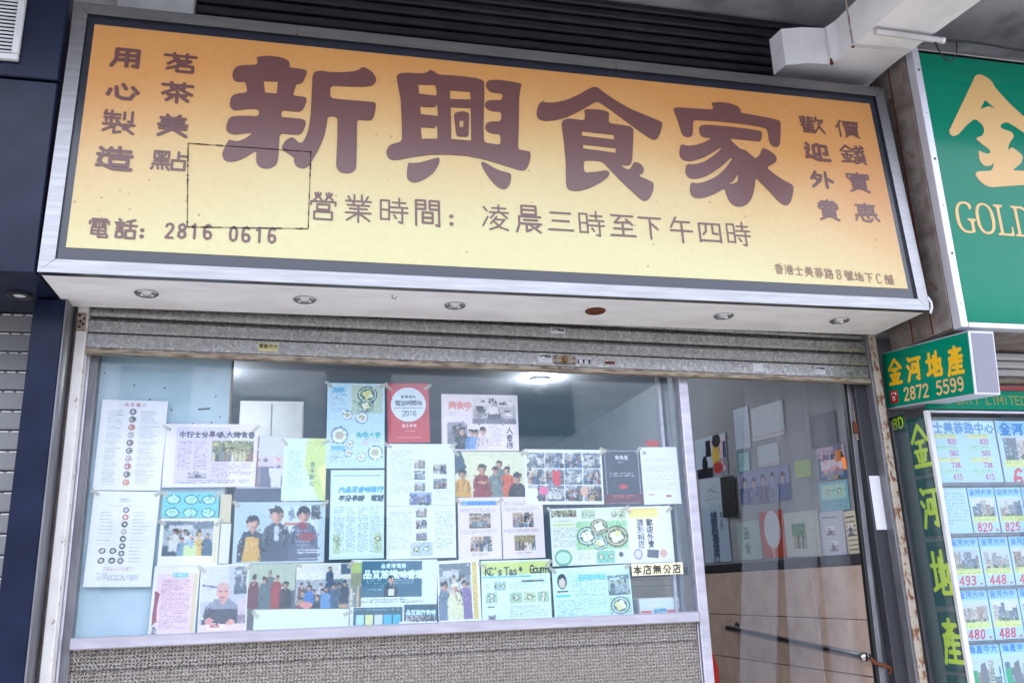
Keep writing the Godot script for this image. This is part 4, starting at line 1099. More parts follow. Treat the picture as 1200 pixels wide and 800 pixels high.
		"food_page":
			cv.fill(col("d5e2dc"))
			PH(2, 3, 32, 12, "leafy")
			TX(4, 22, 26, 6, 3, col("92ae74"))
			R(4, 27, 26, 4, col("c4d68a"))
			TX(4, 34, 28, 36, 2.6, col("8fa39c"))
			PH(40, 3, 18, 16, "food"); PH(78, 3, 20, 18, "food")
			PH(32, 24, 66, 50, "food", Color(0.86, 1.0, 0.9))
			for p in [[46, 50, 13], [62, 34, 11], [84, 52, 15], [62, 62, 10]]:
				dish(p[0], p[1], p[2])
			E(14, 86, 11, 10, col("6fae98"))
			E(14, 86, 8.6, 7, col("b8e0cc"))
			PH(56, 76, 24, 22, "food", Color(0.7, 0.95, 1.0))
			TX(34, 80, 20, 14, 2.6, col("9fb4b4"))
			E(88, 84, 3, 3, col("44566a"))
			SF(32, 2, 66, 72, 2.0)
		"takeaway":
			cv.fill(col("dde2ec"))
			R(0, 0, 72, 98, col("e2e6ea"))
			R(3, 3, 68, 16, col("e3df86"))
			R(6, 4, 60, 4, col("e8cf7a"))
			R(3, 19, 68, 6, col("e6e6c0"))
			GT("歡迎外賣", 42, 22, 15, 13, 1.9, col("2f3440"), true)
			GT("請到相店", 20, 22, 15, 13, 1.7, col("5a6070"), true)
			E(18, 84, 10, 11, col("8a88b8"))
			E(18, 84, 7.6, 8, col("d5d4e4"))
			PG([Vector2(cw * 0.4, chh * 0.76), Vector2(cw * 0.66, chh * 0.78), Vector2(cw * 0.64, chh * 0.92), Vector2(cw * 0.38, chh * 0.9)], col("4a5264"))
			E(76, 84, 8, 9, col("d0a698"))
		"no_branch":
			cv.fill(col("d9d3b4"))
			GT("本店無分店", 3, 14, 16, 19.2, 2.2, col("2a2620"))
		"gourmet":
			cv.fill(col("cde8e6"))
			R(1, 3, 98, 20, col("c3d87c"))
			GT("KC's", 3, 11, 11, 6.2, 1.9, col("1f2a2c"))
			GT("Tas", 31, 11, 11, 6.2, 1.9, col("1f2a2c"))
			GT("Gourmet", 68, 9, 11, 5.2, 1.9, col("1f2a2c"))
			E(57, 15, 2.4, 3.4, col("2a3a3c"))
			R(1, 25, 70, 3, col("6fc0d0"))
			R(58, 33, 32, 3, col("4a5a5c"))
			PH(18, 34, 17, 14, "food"); PH(6, 51, 16, 17, "food")
			PH(40, 52, 18, 17, "food"); PH(60, 52, 18, 17, "food"); PH(80, 52, 17, 17, "food")
			TX(40, 36, 56, 13, 2.6, col("96b4b8"))
			TX(40, 74, 56, 18, 2.6, col("8aa8b0"))
			R(8, 73, 10, 2, col("3a4a4c"))
			PH(8, 86, 11, 8, "city")
			TX(6, 36, 10, 10, 2.6, col("96b4b8"))
		"cyan_article":
			cv.fill(col("bfe3e8"))
			R(2, 3, 96, 7, col("cde4cc"))
			GT("品質香味食品", 32, 15, 7, 6, 1.2, col("5cc4d6"))
			E(12, 26, 6, 9, col("2c3840"))
			E(12, 29, 4, 6, col("c9c4b4"))
			R(5, 44, 14, 3, col("2c3840"))
			R(3, 52, 18, 5, col("5cc8dc"))
			TX(24, 25, 44, 34, 2.6, col("7ab0c4"))
			TX(3, 62, 66, 34, 2.6, col("7ab0c4"))
			PH(70, 20, 28, 40, "kitchen", Color(0.9, 1.05, 1.0))
			PH(70, 64, 28, 32, "food")
			dish(84, 80, 12)
		"chef":
			cv.fill(col("dfe8e6"))
			R(82, 4, 12, 90, col("d9c878"))
			TX(83, 6, 10, 86, 5, col("9a8a4c"))
			PH(5, 5, 74, 88, "kitchen")
			PS(16, 34, 15, "b58c78", "1e2024", "6a8096", 93)
			PS(64, 32, 15, "b58c78", "26282c", "7a6a9a", 93)
			PS(40, 36, 18, "c39c86", "dfe6e6", "d6dcb8", 93)
			SF(5, 5, 74, 88)
		"w_figures":
			cv.fill(col("a9b6c8"))
			PG([Vector2(cw * 0.36, chh * 0.1), Vector2(cw * 0.5, chh * 0.08), Vector2(cw * 0.52, chh * 0.5), Vector2(cw * 0.34, chh * 0.5)], col("1b1d22"))
			PH(55, 4, 44, 94, "pink")
			E(66, 50, 12, 16, col("c8a84a")); E(70, 80, 14, 8, col("b03a3a"))
			E(70, 14, 14, 9, col("2a2c30")); R(88, 20, 10, 40, col("3c4a78"))
			R(2, 76, 52, 24, col("20242c")); E(30, 70, 9, 14, col("1d2126"))
			SF(0, 0, 100, 100)
		"w_doc1":
			cv.fill(col("aeb9c8"))
			for i in 5:
				LN(Vector2(cw * pr.randf_range(0.2, 0.5), chh * pr.randf_range(0.2, 0.8)), Vector2(cw * pr.randf_range(0.5, 0.85), chh * pr.randf_range(0.2, 0.8)), 2, col("4c566a"))
		"w_calli":
			cv.fill(col("9fb0c6"))
			GT("請到香港食店", 34, 10, 26, 13, 3.4, col("3c4c6c"), true)
			GT("用心行", 70, 14, 10, 10, 1.6, col("4c5c7c"), true)
		"w_black":
			cv.fill(col("15161a"))
			grain(0.02)
		"w_doc2":
			cv.fill(col("b0bcd2"))
			TX(12, 10, 76, 78, 11, col("5c74a4"))
		"w_teal":
			cv.fill(col("3f7480"))
			R(10, 8, 80, 84, col("8fb8c0"))
			TX(20, 20, 60, 60, 12, col("3c5c6c"))
		"w_people":
			cv.fill(col("5c6a9a"))
			R(0, 0, 100, 50, col("8f98bc"))
			for i in 5:
				PS(12 + i * 19, 14 + pr.randf_range(0, 8), 9, "b9a0a8", "2c2f44", ["56608c", "7c7ca0", "6a5c84", "8a90b0", "3c5490"][i], 100)
			SF(0, 0, 100, 100)
		"w_pap1", "w_pap2":
			cv.fill(col("b6bfcb"))
			TX(12, 10, 76, 60, 8, col("a0aabb"))
			R(4, 88, 92, 3, col("bb8a94"))
		"w_dark":
			cv.fill(col("4c4f5a"))
			grain(0.03)
		"w_collage":
			PH(0, 0, 100, 100, "crowd", Color(1.0, 0.85, 1.0))
			PH(10, 40, 80, 50, "pink")
			R(66, 14, 20, 34, col("d2701c"))
		"w_green":
			cv.fill(col("9cb466"))
			TX(14, 20, 70, 60, 10, col("86a052"))
		"w_cyan":
			cv.fill(col("78a8b4"))
			PH(8, 10, 84, 50, "food", Color(0.8, 0.95, 1.05))
			TX(10, 66, 80, 28, 7, col("5c8c98"))
		"w_red":
			cv.fill(col("a84634"))
			R(0, 0, 100, 100, col("b04c3a"))
			E(50, 40, 34, 40, col("c9cdd6"))
			TX(28, 26, 44, 24, 9, col("56607a"))
			GT("品質", 40, 76, 14, 11, 2, col("dcb0a4"), true)
		"w_doc3":
			cv.fill(col("b9beb8"))
			TX(8, 8, 84, 14, 6, col("7ea09c"))
			PH(22, 26, 40, 56, "leafy", Color(0.6, 0.9, 0.85))
			TX(66, 30, 26, 50, 6, col("9aa0a0"))
		"w_doc4":
			cv.fill(col("b4b6c0"))
			R(12, 12, 60, 3, col("62687c"))
			PH(24, 34, 36, 20, "mono"); PH(30, 68, 36, 22, "mono")
		"w_doc5":
			cv.fill(col("c4bda4"))
			for i in 8:
				R(8, 12 + i * 10.5, 82, 2.4, col("4c483e"))
			PH(16, 28, 50, 26, "mono")
		"w_doc6":
			cv.fill(col("9db0aa"))
			GT("品食", 30, 16, 24, 40, 4, col("4c6460"), true)
		_:
			TX(8, 8, 84, 84, 5, ink)
	grain(0.035)
	return tex()

# ------------------------------------------------------------------ materials
func mat(c: Color, rough: float, metal := 0.0) -> StandardMaterial3D:
	var m := StandardMaterial3D.new()
	m.albedo_color = c
	m.roughness = rough
	m.metallic = metal
	return m

func noise_tex(sd: int, freq: float, kind: int, stops: Array, size := 256, octaves := 4) -> ImageTexture:
	var n := FastNoiseLite.new()
	n.seed = sd
	n.frequency = freq
	n.noise_type = kind
	n.fractal_octaves = octaves
	if kind == FastNoiseLite.TYPE_CELLULAR:
		n.cellular_return_type = FastNoiseLite.RETURN_CELL_VALUE
		n.fractal_type = FastNoiseLite.FRACTAL_NONE
		n.cellular_jitter = 1.2
	var im := n.get_seamless_image(size, size)
	var out := Image.create(size, size, false, Image.FORMAT_RGB8)
	var lut := []
	for i in 256:
		var t := i / 255.0
		var c: Color = stops[0][1]
		for k in stops.size() - 1:
			if t >= stops[k][0]:
				c = stops[k][1].lerp(stops[k + 1][1], clampf((t - stops[k][0]) / maxf(0.001, stops[k + 1][0] - stops[k][0]), 0, 1))
		lut.append(c)
	for y in size:
		for x in size:
			out.set_pixel(x, y, lut[int(im.get_pixel(x, y).r * 255.0)])
	return ImageTexture.create_from_image(out)

func world_mapped(m: StandardMaterial3D, scale: Vector3) -> StandardMaterial3D:
	m.uv1_triplanar = true
	m.uv1_world_triplanar = true
	m.uv1_scale = scale
	return m

func make_materials() -> void:
	var P := FastNoiseLite.TYPE_SIMPLEX_SMOOTH
	var C := FastNoiseLite.TYPE_CELLULAR
	var m := mat(Color(1, 1, 1), 0.34, 1.0)
	m.albedo_texture = noise_tex(3, 0.02, P, [[0.0, Color(0.48, 0.475, 0.48)], [0.5, Color(0.52, 0.515, 0.52)], [1.0, Color(0.56, 0.555, 0.56)]])
	m.roughness_texture = noise_tex(4, 0.05, P, [[0.0, Color(0.8, 0.8, 0.8)], [1.0, Color(1, 1, 1)]])
	mats.steel = world_mapped(m, Vector3(0.6, 9.0, 3.0))
	m = mat(Color(1, 1, 1), 0.6, 0.15)
	m.albedo_texture = noise_tex(13, 0.02, P, [[0.0, Color(0.36, 0.31, 0.28)], [0.45, Color(0.46, 0.42, 0.40)], [0.75, Color(0.52, 0.49, 0.47)], [1.0, Color(0.40, 0.29, 0.22)]])
	mats.dull_steel = world_mapped(m, Vector3(1.2, 1.6, 1.2))
	m = mat(Color(1, 1, 1), 0.5)
	m.albedo_texture = noise_tex(5, 0.012, P, [[0.0, Color(0.84, 0.83, 0.84)], [0.5, Color(0.89, 0.885, 0.89)], [1.0, Color(0.92, 0.915, 0.92)]])
	mats.soffit = world_mapped(m, Vector3(0.8, 0.8, 2.0))
	m = mat(Color(1, 1, 1), 0.24, 0.0)
	m.albedo_texture = noise_tex(6, 0.02, P, [[0.0, Color(0.07, 0.095, 0.17)], [1.0, Color(0.11, 0.14, 0.235)]])
	m.metallic_specular = 0.3
	mats.navy = world_mapped(m, Vector3(1, 1, 1))
	mats.black = mat(Color(0.045, 0.05, 0.06), 0.35)
	mats.matte_black = mat(Color(0.035, 0.035, 0.04), 0.8)
	mats.border = mat(Color(0.10, 0.12, 0.17), 0.2)
	m = mat(Color(1, 1, 1), 0.42)
	m.albedo_texture = noise_tex(7, 0.02, P, [[0.0, Color(0.08, 0.08, 0.105)], [0.7, Color(0.13, 0.13, 0.16)], [1.0, Color(0.2, 0.2, 0.23)]])
	mats.rib = world_mapped(m, Vector3(0.7, 5, 1))
	m = mat(Color(1, 1, 1), 0.42, 0.75)
	m.albedo_texture = noise_tex(8, 0.075, C, [[0.0, Color(0.545, 0.54, 0.535)], [0.5, Color(0.60, 0.595, 0.585)], [0.85, Color(0.63, 0.625, 0.615)], [1.0, Color(0.69, 0.685, 0.68)]], 512)
	m.roughness_texture = noise_tex(9, 0.09, C, [[0.0, Color(0.5, 0.5, 0.5)], [1.0, Color(1, 1, 1)]], 512)
	mats.galvanised = world_mapped(m, Vector3(2.6, 2.6, 2.6))
	m = mat(Color(1, 1, 1), 0.6, 0.5)
	m.albedo_texture = noise_tex(10, 0.02, P, [[0.0, Color(0.27, 0.2, 0.16)], [0.35, Color(0.52, 0.47, 0.42)], [0.7, Color(0.66, 0.62, 0.57)], [1.0, Color(0.42, 0.3, 0.2)]])
	mats.rail_angle = world_mapped(m, Vector3(1.2, 8, 3))
	m = mat(Color(1, 1, 1), 0.5)
	m.albedo_texture = noise_tex(11, 0.028, P, [[0.0, Color(0.42, 0.24, 0.14)], [0.10, Color(0.6, 0.5, 0.42)], [0.16, Color(0.8, 0.79, 0.78)], [0.8, Color(0.84, 0.83, 0.82)], [1.0, Color(0.74, 0.72, 0.7)]])
	mats.chipped_white = world_mapped(m, Vector3(2.5, 1.3, 2.5))
	m = mat(Color(1, 1, 1), 0.65)
	m.albedo_texture = noise_tex(12, 0.03, P, [[0.0, Color(0.33, 0.17, 0.1)], [0.25, Color(0.45, 0.3, 0.22)], [0.36, Color(0.62, 0.58, 0.53)], [0.75, Color(0.66, 0.62, 0.58)], [0.88, Color(0.46, 0.33, 0.25)], [1.0, Color(0.3, 0.16, 0.1)]])
	mats.rusty = world_mapped(m, Vector3(3, 2, 3))
	mats.rust = mat(Color(0.36, 0.17, 0.08), 0.85)
	m = mat(Color(1, 1, 1), 0.38, 0.55)
	m.albedo_texture = noise_tex(14, 0.02, P, [[0.0, Color(0.66, 0.65, 0.7)], [1.0, Color(0.78, 0.77, 0.81)]])
	mats.aluminium = world_mapped(m, Vector3(0.8, 4, 4))
	m = mat(Color(1, 1, 1), 0.45, 0.5)
	m.albedo_texture = noise_tex(15, 0.03, P, [[0.0, Color(0.38, 0.38, 0.4)], [1.0, Color(0.52, 0.52, 0.54)]])
	mats.grey_metal = world_mapped(m, Vector3(3, 0.5, 3))
	mats.dark_metal = mat(Color(0.2, 0.2, 0.225), 0.5, 0.2)
	m = mat(Color(1, 1, 1), 0.6)
	m.albedo_texture = noise_tex(16, 0.012, P, [[0.0, Color(0.66, 0.66, 0.66)], [0.5, Color(0.76, 0.76, 0.765)], [1.0, Color(0.8, 0.8, 0.805)]])
	mats.white_paint = world_mapped(m, Vector3(0.8, 0.8, 0.8))
	m = mat(Color(1, 1, 1), 0.9)
	m.albedo_texture = noise_tex(17, 0.015, P, [[0.0, Color(0.52, 0.52, 0.53)], [0.45, Color(0.68, 0.68, 0.69)], [1.0, Color(0.80, 0.80, 0.81)]], 512, 6)
	mats.concrete = world_mapped(m, Vector3(0.4, 0.4, 0.4))
	m = mat(Color(1, 1, 1), 0.95)
	m.albedo_texture = noise_tex(18, 0.05, P, [[0.0, Color(0.50, 0.495, 0.485)], [1.0, Color(0.61, 0.60, 0.59)]], 512, 6)
	mats.paving = world_mapped(m, Vector3(0.7, 0.7, 0.7))
	m = mat(Color(1, 1, 1), 0.95)
	m.albedo_texture = noise_tex(19, 0.08, P, [[0.0, Color(0.21, 0.21, 0.22)], [1.0, Color(0.29, 0.29, 0.3)]], 512, 6)
	mats.asphalt = world_mapped(m, Vector3(0.5, 0.5, 0.5))
	m = mat(Color(1, 1, 1), 0.7)
	m.albedo_texture = noise_tex(20, 0.01, P, [[0.0, Color(0.50, 0.51, 0.54)], [1.0, Color(0.59, 0.60, 0.62)]])
	mats.room = world_mapped(m, Vector3(0.5, 0.5, 0.5))
	m = mat(Color(1, 1, 1), 0.6)
	m.albedo_texture = noise_tex(23, 0.012, P, [[0.0, Color(0.80, 0.80, 0.81)], [0.6, Color(0.88, 0.88, 0.89)], [1.0, Color(0.91, 0.91, 0.92)]])
	mats.duct = world_mapped(m, Vector3(0.9, 0.9, 0.9))
	m = mat(Color(1, 1, 1), 0.28)
	m.albedo_texture = noise_tex(21, 0.02, P, [[0.0, Color(0.70, 0.61, 0.55)], [0.5, Color(0.76, 0.67, 0.61)], [1.0, Color(0.80, 0.71, 0.65)]])
	mats.tile = world_mapped(m, Vector3(1.3, 1.3, 1.3))
	mats.grout = mat(Color(0.42, 0.37, 0.33), 0.9)
	mats.chrome = mat(Color(0.72, 0.72, 0.74), 0.12, 1.0)
	m = mat(Color(0.44, 0.62, 0.72, 0.075), 0.02)
	m.transparency = BaseMaterial3D.TRANSPARENCY_ALPHA
	mats.glass = m
	m = mat(Color(0.62, 0.64, 0.68, 0.16), 0.33)
	m.transparency = BaseMaterial3D.TRANSPARENCY_ALPHA
	mats.vinyl = m
	mats.film = mat(Color(0.375, 0.23, 0.22), 0.26)
	mats.film_soft = mat(Color(0.52, 0.39, 0.32), 0.4)
	mats.green = mat(Color(0.0, 0.46, 0.36), 0.12)
	mats.green.metallic_specular = 0.28
	mats.gold = mat(Color(0.80, 0.64, 0.40), 0.3)
	mats.yellow = mat(Color(0.86, 0.66, 0.08), 0.4)
	mats.lime = mat(Color(0.76, 0.86, 0.10), 0.45)
	mats.dark_green = mat(Color(0.03, 0.24, 0.19), 0.35)
	mats.red = mat(Color(0.62, 0.08, 0.07), 0.4)
	mats.paper = mat(Color(0.82, 0.82, 0.84), 0.7)
	mats.cable = mat(Color(0.08, 0.075, 0.08), 0.6)
	mats.lens = mat(Color(0.82, 0.83, 0.85), 0.25)
	mats.card = mat(Color(0.66, 0.6, 0.5), 0.8)
	mats.orange = mat(Color(0.85, 0.42, 0.05), 0.5)
	mats.end_grey = mat(Color(0.50, 0.50, 0.55), 0.4)
	mats.dull_board = mat(Color(0.42, 0.43, 0.38), 0.6)
	mats.olive = mat(Color(0.42, 0.46, 0.12), 0.5)
	mats.steel_pale = mat(Color(0.78, 0.78, 0.82), 0.4, 0.4)
	m = mat(Color(1, 1, 1), 0.5)
	m.albedo_texture = noise_tex(22, 0.015, P, [[0.0, Color(0.62, 0.73, 0.78)], [0.5, Color(0.68, 0.78, 0.83)], [1.0, Color(0.72, 0.81, 0.85)]])
	mats.pale_board = world_mapped(m, Vector3(1.2, 1.2, 1.2))
	mats.dull_grey = mat(Color(0.50, 0.505, 0.515), 0.6, 0.2)
	m = mat(Color(0.84, 0.83, 0.76, 0.4), 0.25)
	m.transparency = BaseMaterial3D.TRANSPARENCY_ALPHA
	mats.tape = m
	mats.bronze = mat(Color(0.5, 0.38, 0.2), 0.4, 0.9)
	# pressed metal: short ridges that lean one way, then the other
	var hi := Image.create(256, 256, false, Image.FORMAT_RGBA8)
	var n := FastNoiseLite.new()
	n.seed = 5
	n.frequency = 0.06
	for y in 256:
		for x in 256:
			var u := (x + n.get_noise_2d(x * 1.3 + 50.0, y * 1.3) * 5.0 + 256.0) / 12.8
			var v := (y + n.get_noise_2d(x * 1.3, y * 1.3 + 90.0) * 5.0 + 256.0) / 12.8
			var a := u - floorf(u) - 0.5
			var b := v - floorf(v) - 0.5
			var lean := 1.0 if n.get_noise_2d(x * 0.5 + 300.0, y * 0.5) > -0.12 else -1.0
			var d := (a + b * lean) + n.get_noise_2d(x, y) * 0.12
			var hgt := exp(-d * d / 0.03) * (0.55 + 0.45 * cos((a - b * lean) * 4.0)) + 0.12 * n.get_noise_2d(x * 3.0, y * 3.0)
			hgt = clampf(hgt, 0, 1)
			hi.set_pixel(x, y, Color(hgt, hgt, hgt))
	hi.bump_map_to_normal_map(9.0)
	m = mat(Color(0.61, 0.585, 0.565), 0.17, 0.95)
	m.normal_enabled = true
	m.normal_texture = ImageTexture.create_from_image(hi)
	m.normal_scale = 1.0
	m.uv1_scale = Vector3(8.4, 1.0, 1.0)
	mats.pressed = m

func printed(t: Texture2D, rough := 0.55) -> StandardMaterial3D:
	var m := mat(Color(1, 1, 1), rough)
	m.albedo_texture = t
	return m

# ------------------------------------------------------------------ the street, the canopy and the house
func build_setting() -> void:
	struct("road", cbox(160, 0.2, 120, 0.01), mats.asphalt, Vector3(0, -0.24, 50))
	struct("pavement", cbox(160, 0.14, 8.4, 0.02), mats.paving, Vector3(0, -0.07, 0.0))
	struct("canopy", cbox(14.0, 0.22, 2.1, 0.01), mats.concrete, Vector3(1.6, 4.08, 0.88))
	struct("upper_wall", cbox(14.0, 6.0, 0.2, 0.01), mats.concrete, Vector3(1.6, 7.2, -0.28))  # unseen wall over the canopy, put in to block light
	struct("facade_wall", cbox(14.0, 1.6, 0.12, 0.01), mats.concrete, Vector3(1.6, 3.14, -0.16))
	struct("side_wall", cbox(3.7, 2.4, 0.12, 0.01), mats.concrete, Vector3(5.22, 1.2, -0.23))
	struct("side_wall", cbox(3.0, 2.4, 0.10, 0.01), mats.concrete, Vector3(-1.68, 1.2, -0.26))
	# the low building over the road that the glass and the steel mirror
	var b := thing("apartment_building", "pale low building with rows of windows across the road", "building", Vector3(2, 0, 17))
	put("wall", cbox(46, 8.4, 6, 0.05), mats.white_paint, b, Vector3(0, 4.06, 3.0))
	var wm := cbox(1.5, 1.5, 0.12, 0.02)
	for r in 2:
		for k in 9:
			put("window", wm, mats.border, b, Vector3(-18 + k * 4.5, 2.2 + r * 3.4, -0.03))

func build_interior() -> void:
	struct("floor", cbox(3.5, 0.06, 6.5, 0.005), mats.tile, Vector3(1.6, 0.031, -3.37))
	struct("ceiling", cbox(3.6, 0.08, 6.56, 0.005), mats.room, Vector3(1.62, 2.66, -3.39))
	struct("wall_left", cbox(0.1, 2.66, 6.5, 0.005), mats.room, Vector3(-0.12, 1.34, -3.37))
	struct("wall_back", cbox(3.6, 2.66, 0.1, 0.005), mats.room, Vector3(1.62, 1.34, -6.65))  # unseen depth of the room, stretched so the interior stays dark
	var wr := struct("wall_right", cbox(0.1, 2.62, 6.5, 0.005), mats.room, Vector3(3.30, 1.32, -3.39))
	# dark rail and tiles on the inside wall
	put("dado_rail", cbox(0.02, 0.045, 6.4, 0.003), mats.dark_metal, wr, Vector3(-0.059, -0.005, 0.04))
	put("grout", cbox(0.006, 1.25, 6.4, 0.001), mats.grout, wr, Vector3(-0.053, -0.655, 0.04))
	var tm := cbox(0.012, 0.232, 0.42, 0.003)
	for r in 5:
		for k in 9:
			put("tile", tm, mats.tile, wr, Vector3(-0.060 - 0.0006 * ((r * 3 + k) % 3), -0.15 - r * 0.236, 3.02 - k * 0.425))
	# lamps that are lit inside
	for p in [[Vector3(2.36, 2.618, -2.25), "lit round ceiling lamp inside, near the doorway end of the window"], [Vector3(0.20, 2.618, -2.25), "lit round ceiling lamp inside, near the menu end of the window"]]:
		var l := thing("ceiling_lamp", p[1], "lamp", p[0], "round lamps on the shop ceiling")
		put("ring", lathe([0.050, 0.0, 0.062, 0.0, 0.062, -0.018, 0.052, -0.024, 0.048, -0.012]), mats.soffit, l)
		var em := mat(Color(1, 1, 1), 0.5)
		em.emission_enabled = true
		em.emission = Color(0.95, 0.98, 1.0)
		em.emission_energy_multiplier = 0.5
		put("diffuser", lathe([0.0, -0.016, 0.050, -0.012, 0.050, -0.004, 0.0, -0.002]), em, l)
		var o := OmniLight3D.new()
		o.name = "light"
		o.light_color = Color(0.93, 0.97, 1.0)
		o.light_energy = 0.10
		o.omni_range = 8.0
		o.light_size = 0.05
		o.shadow_enabled = true
		o.position = Vector3(0, -0.06, 0)
		l.add_child(o)
	# white block with doors, added for a bright street reflection in the glass
	var c := thing("reflection_block", "tall narrow white double door block added for a bright reflection in the glass", "reflection_block", Vector3(0.57, 0.062, -3.16))
	put("carcass", cbox(0.44, 2.52, 0.42, 0.004), mats.soffit, c, Vector3(0, 1.262, 0))
	for s in [-1, 1]:
		var d := put("door", cbox(0.212, 2.46, 0.02, 0.004), mats.duct, c, Vector3(s * 0.109, 1.27, 0.222))
		put("handle", tube([Vector3(-s * 0.08, -0.12, 0.012), Vector3(-s * 0.08, -0.12, 0.04), Vector3(-s * 0.08, 0.12, 0.04), Vector3(-s * 0.08, 0.12, 0.012)], 0.007), mats.chrome, d)
	var x := thing("fire_extinguisher", "red cylinder standing on the floor behind the aluminium mullion", "extinguisher", Vector3(2.585, 0.062, -0.55))
	put("body", lathe([0.0, 0.0, 0.075, 0.0, 0.085, 0.02, 0.085, 0.80, 0.07, 0.86, 0.035, 0.90, 0.03, 0.93, 0.0, 0.93]), mats.red, x)
	put("valve", lathe([0.018, 0.928, 0.018, 0.96, 0.0, 0.96], 12), mats.chrome, x)

# ------------------------------------------------------------------ the dark neighbour on one side
func build_neighbour_with_shutter() -> void:
	var f := thing("fascia", "dark navy fascia of two smooth metal panels beside the orange sign", "fascia", Vector3(-0.585, 2.305, 0.36))
	put("panel", cbox(0.985, 0.722, 0.03, 0.004), mats.navy, f, Vector3(0, 0.361, -0.015))
	put("panel", cbox(0.985, 0.62, 0.03, 0.004), mats.navy, f, Vector3(0, 1.043, -0.015))
	put("underside", cbox(0.985, 0.02, 0.42, 0.003), mats.navy, f, Vector3(0, 0.011, -0.245))
	put("backing", cbox(0.98, 1.3, 0.05, 0.003), mats.navy, f, Vector3(0, 0.68, -0.06))
	var dl := put("downlight", lathe([0.0, -0.002, 0.028, -0.002, 0.03, -0.008, 0.042, -0.008, 0.042, 0.0], 20), mats.dark_metal, f, Vector3(0.38, 0.0005, -0.245))
	put("lens", lathe([0.0, -0.006, 0.02, -0.0035], 16), mats.lens, dl)
	var v := thing("vent_grille", "white louvred vent grille on the dark navy fascia", "vent", Vector3(-0.44, 3.27, 0.3615))
	for a in [[0.0, 0.165, 0.43, 0.024], [0.0, -0.165, 0.43, 0.024]]:
		put("frame", cbox(a[2], a[3], 0.018, 0.003), mats.white_paint, v, Vector3(a[0], a[1], 0.009))
	for s in [-1, 1]:
		put("frame", cbox(0.024, 0.304, 0.018, 0.003), mats.white_paint, v, Vector3(s * 0.203, 0, 0.009))
	put("divider", cbox(0.006, 0.304, 0.014, 0.001), mats.white_paint, v, Vector3(0.09, 0, 0.009))
	var lm := cbox(0.378, 0.0075, 0.002, 0.0006)
	for k in 20:
		put("louvre", lm, mats.white_paint, v, Vector3(0, -0.143 + k * 0.015, 0.0095), Vector3(0.35, 0, 0))
	var p := thing("corner_post", "smooth dark navy metal post between the two shutters", "post", Vector3(-0.108, 0.0, 0.04))
	put("casing", cbox(0.104, 2.30, 0.12, 0.003), mats.navy, p, Vector3(0, 1.15, 0))
	put("edge_trim", cbox(0.006, 2.30, 0.124, 0.001), mats.grey_metal, p, Vector3(0.0555, 1.15, 0))
	var g := thing("steel_channel", "narrow grey steel channel beside the dark navy post", "channel", Vector3(-0.063, 0, -0.03))
	put("web", cbox(0.044, 2.32, 0.03, 0.002), mats.dull_steel, g, Vector3(-0.001, 1.16, -0.01))
	for k in 7:
		put("bolt", lathe([0.0, 0.004, 0.004, 0.003, 0.006, 0.0], 8), mats.rust, g, Vector3(0.008 * (k % 2), 0.5 + k * 0.27, 0.0055), Vector3(PI / 2, 0, 0))
	var s := thing("roller_shutter", "closed grey roller shutter with rows of pale strips for lit slots, under the navy fascia", "shutter", Vector3(-0.62, 0, -0.13))
	var prof := [0.0, 0.0, 0.008, 0.002, 0.010, 0.008, 0.012, 0.060, 0.009, 0.069, 0.0, 0.071]
	var slat := prism(prof, 0.96)
	var lit_slot_strip := cbox(0.030, 0.005, 0.004, 0.001)
	for k in 22:
		var sl := put("slat", slat, mats.dull_grey, s, Vector3(-0.48, 2.235 - k * 0.0748, 0.0), Vector3(0, PI / 2, 0))
		sl.position = Vector3(-0.48, 2.235 - k * 0.0748, 0.0)
		sl.rotation = Vector3(0, -PI / 2, 0)
		sl.position.x = 0.48
		for j in 14:
			put("lit_slot_strip", lit_slot_strip, mats.paper, sl, Vector3(0.0112, 0.067, 0.012 + j * 0.04), Vector3(0, PI / 2, 0))  # pale strips coloured to stand for light coming through the slots
	put("back", cbox(0.96, 2.3, 0.01, 0.001), mats.dull_grey, s, Vector3(0, 1.15, -0.022))

# ------------------------------------------------------------------ the sign
func sign_print() -> ImageTexture:
	# dyed print: orange towards the head and the ends, straw yellow towards the foot, with fine specks
	var w := 1024
	var h := 284
	var im := Image.create(w, h, false, Image.FORMAT_RGB8)
	var n := FastNoiseLite.new()
	n.seed = 31
	n.frequency = 0.004
	var n2 := FastNoiseLite.new()
	n2.seed = 32
	n2.frequency = 0.09
	var orange := Color(0.75, 0.525, 0.29)
	var peach := Color(0.77, 0.632, 0.412)
	var straw := Color(0.77, 0.742, 0.54)
	for y in h:
		var v := float(y) / h
		for x in w:
			var u := float(x) / w
			var side := pow(absf(u - 0.42) / 0.58, 2.2)
			var t := clampf(v * 1.2 - side * 0.62 + n.get_noise_2d(x, y * 1.5) * 0.10, 0.0, 1.0)
			var c := orange.lerp(peach, clampf(t * 2.2, 0, 1)).lerp(straw, clampf(t * 1.7 - 0.65, 0, 1))
			var g := n2.get_noise_2d(x, y) * 0.014
			im.set_pixel(x, y, Color(c.r + g, c.g + g, c.b + g))
	var r := RandomNumberGenerator.new()
	r.seed = 4
	for i in 130:
		var s := r.randi_range(1, 2)
		im.fill_rect(Rect2i(r.randi_range(0, w - 3), r.randi_range(0, h - 3), s, s), Color(0.5, 0.4, 0.28).lerp(peach, r.randf()))
	return ImageTexture.create_from_image(im)

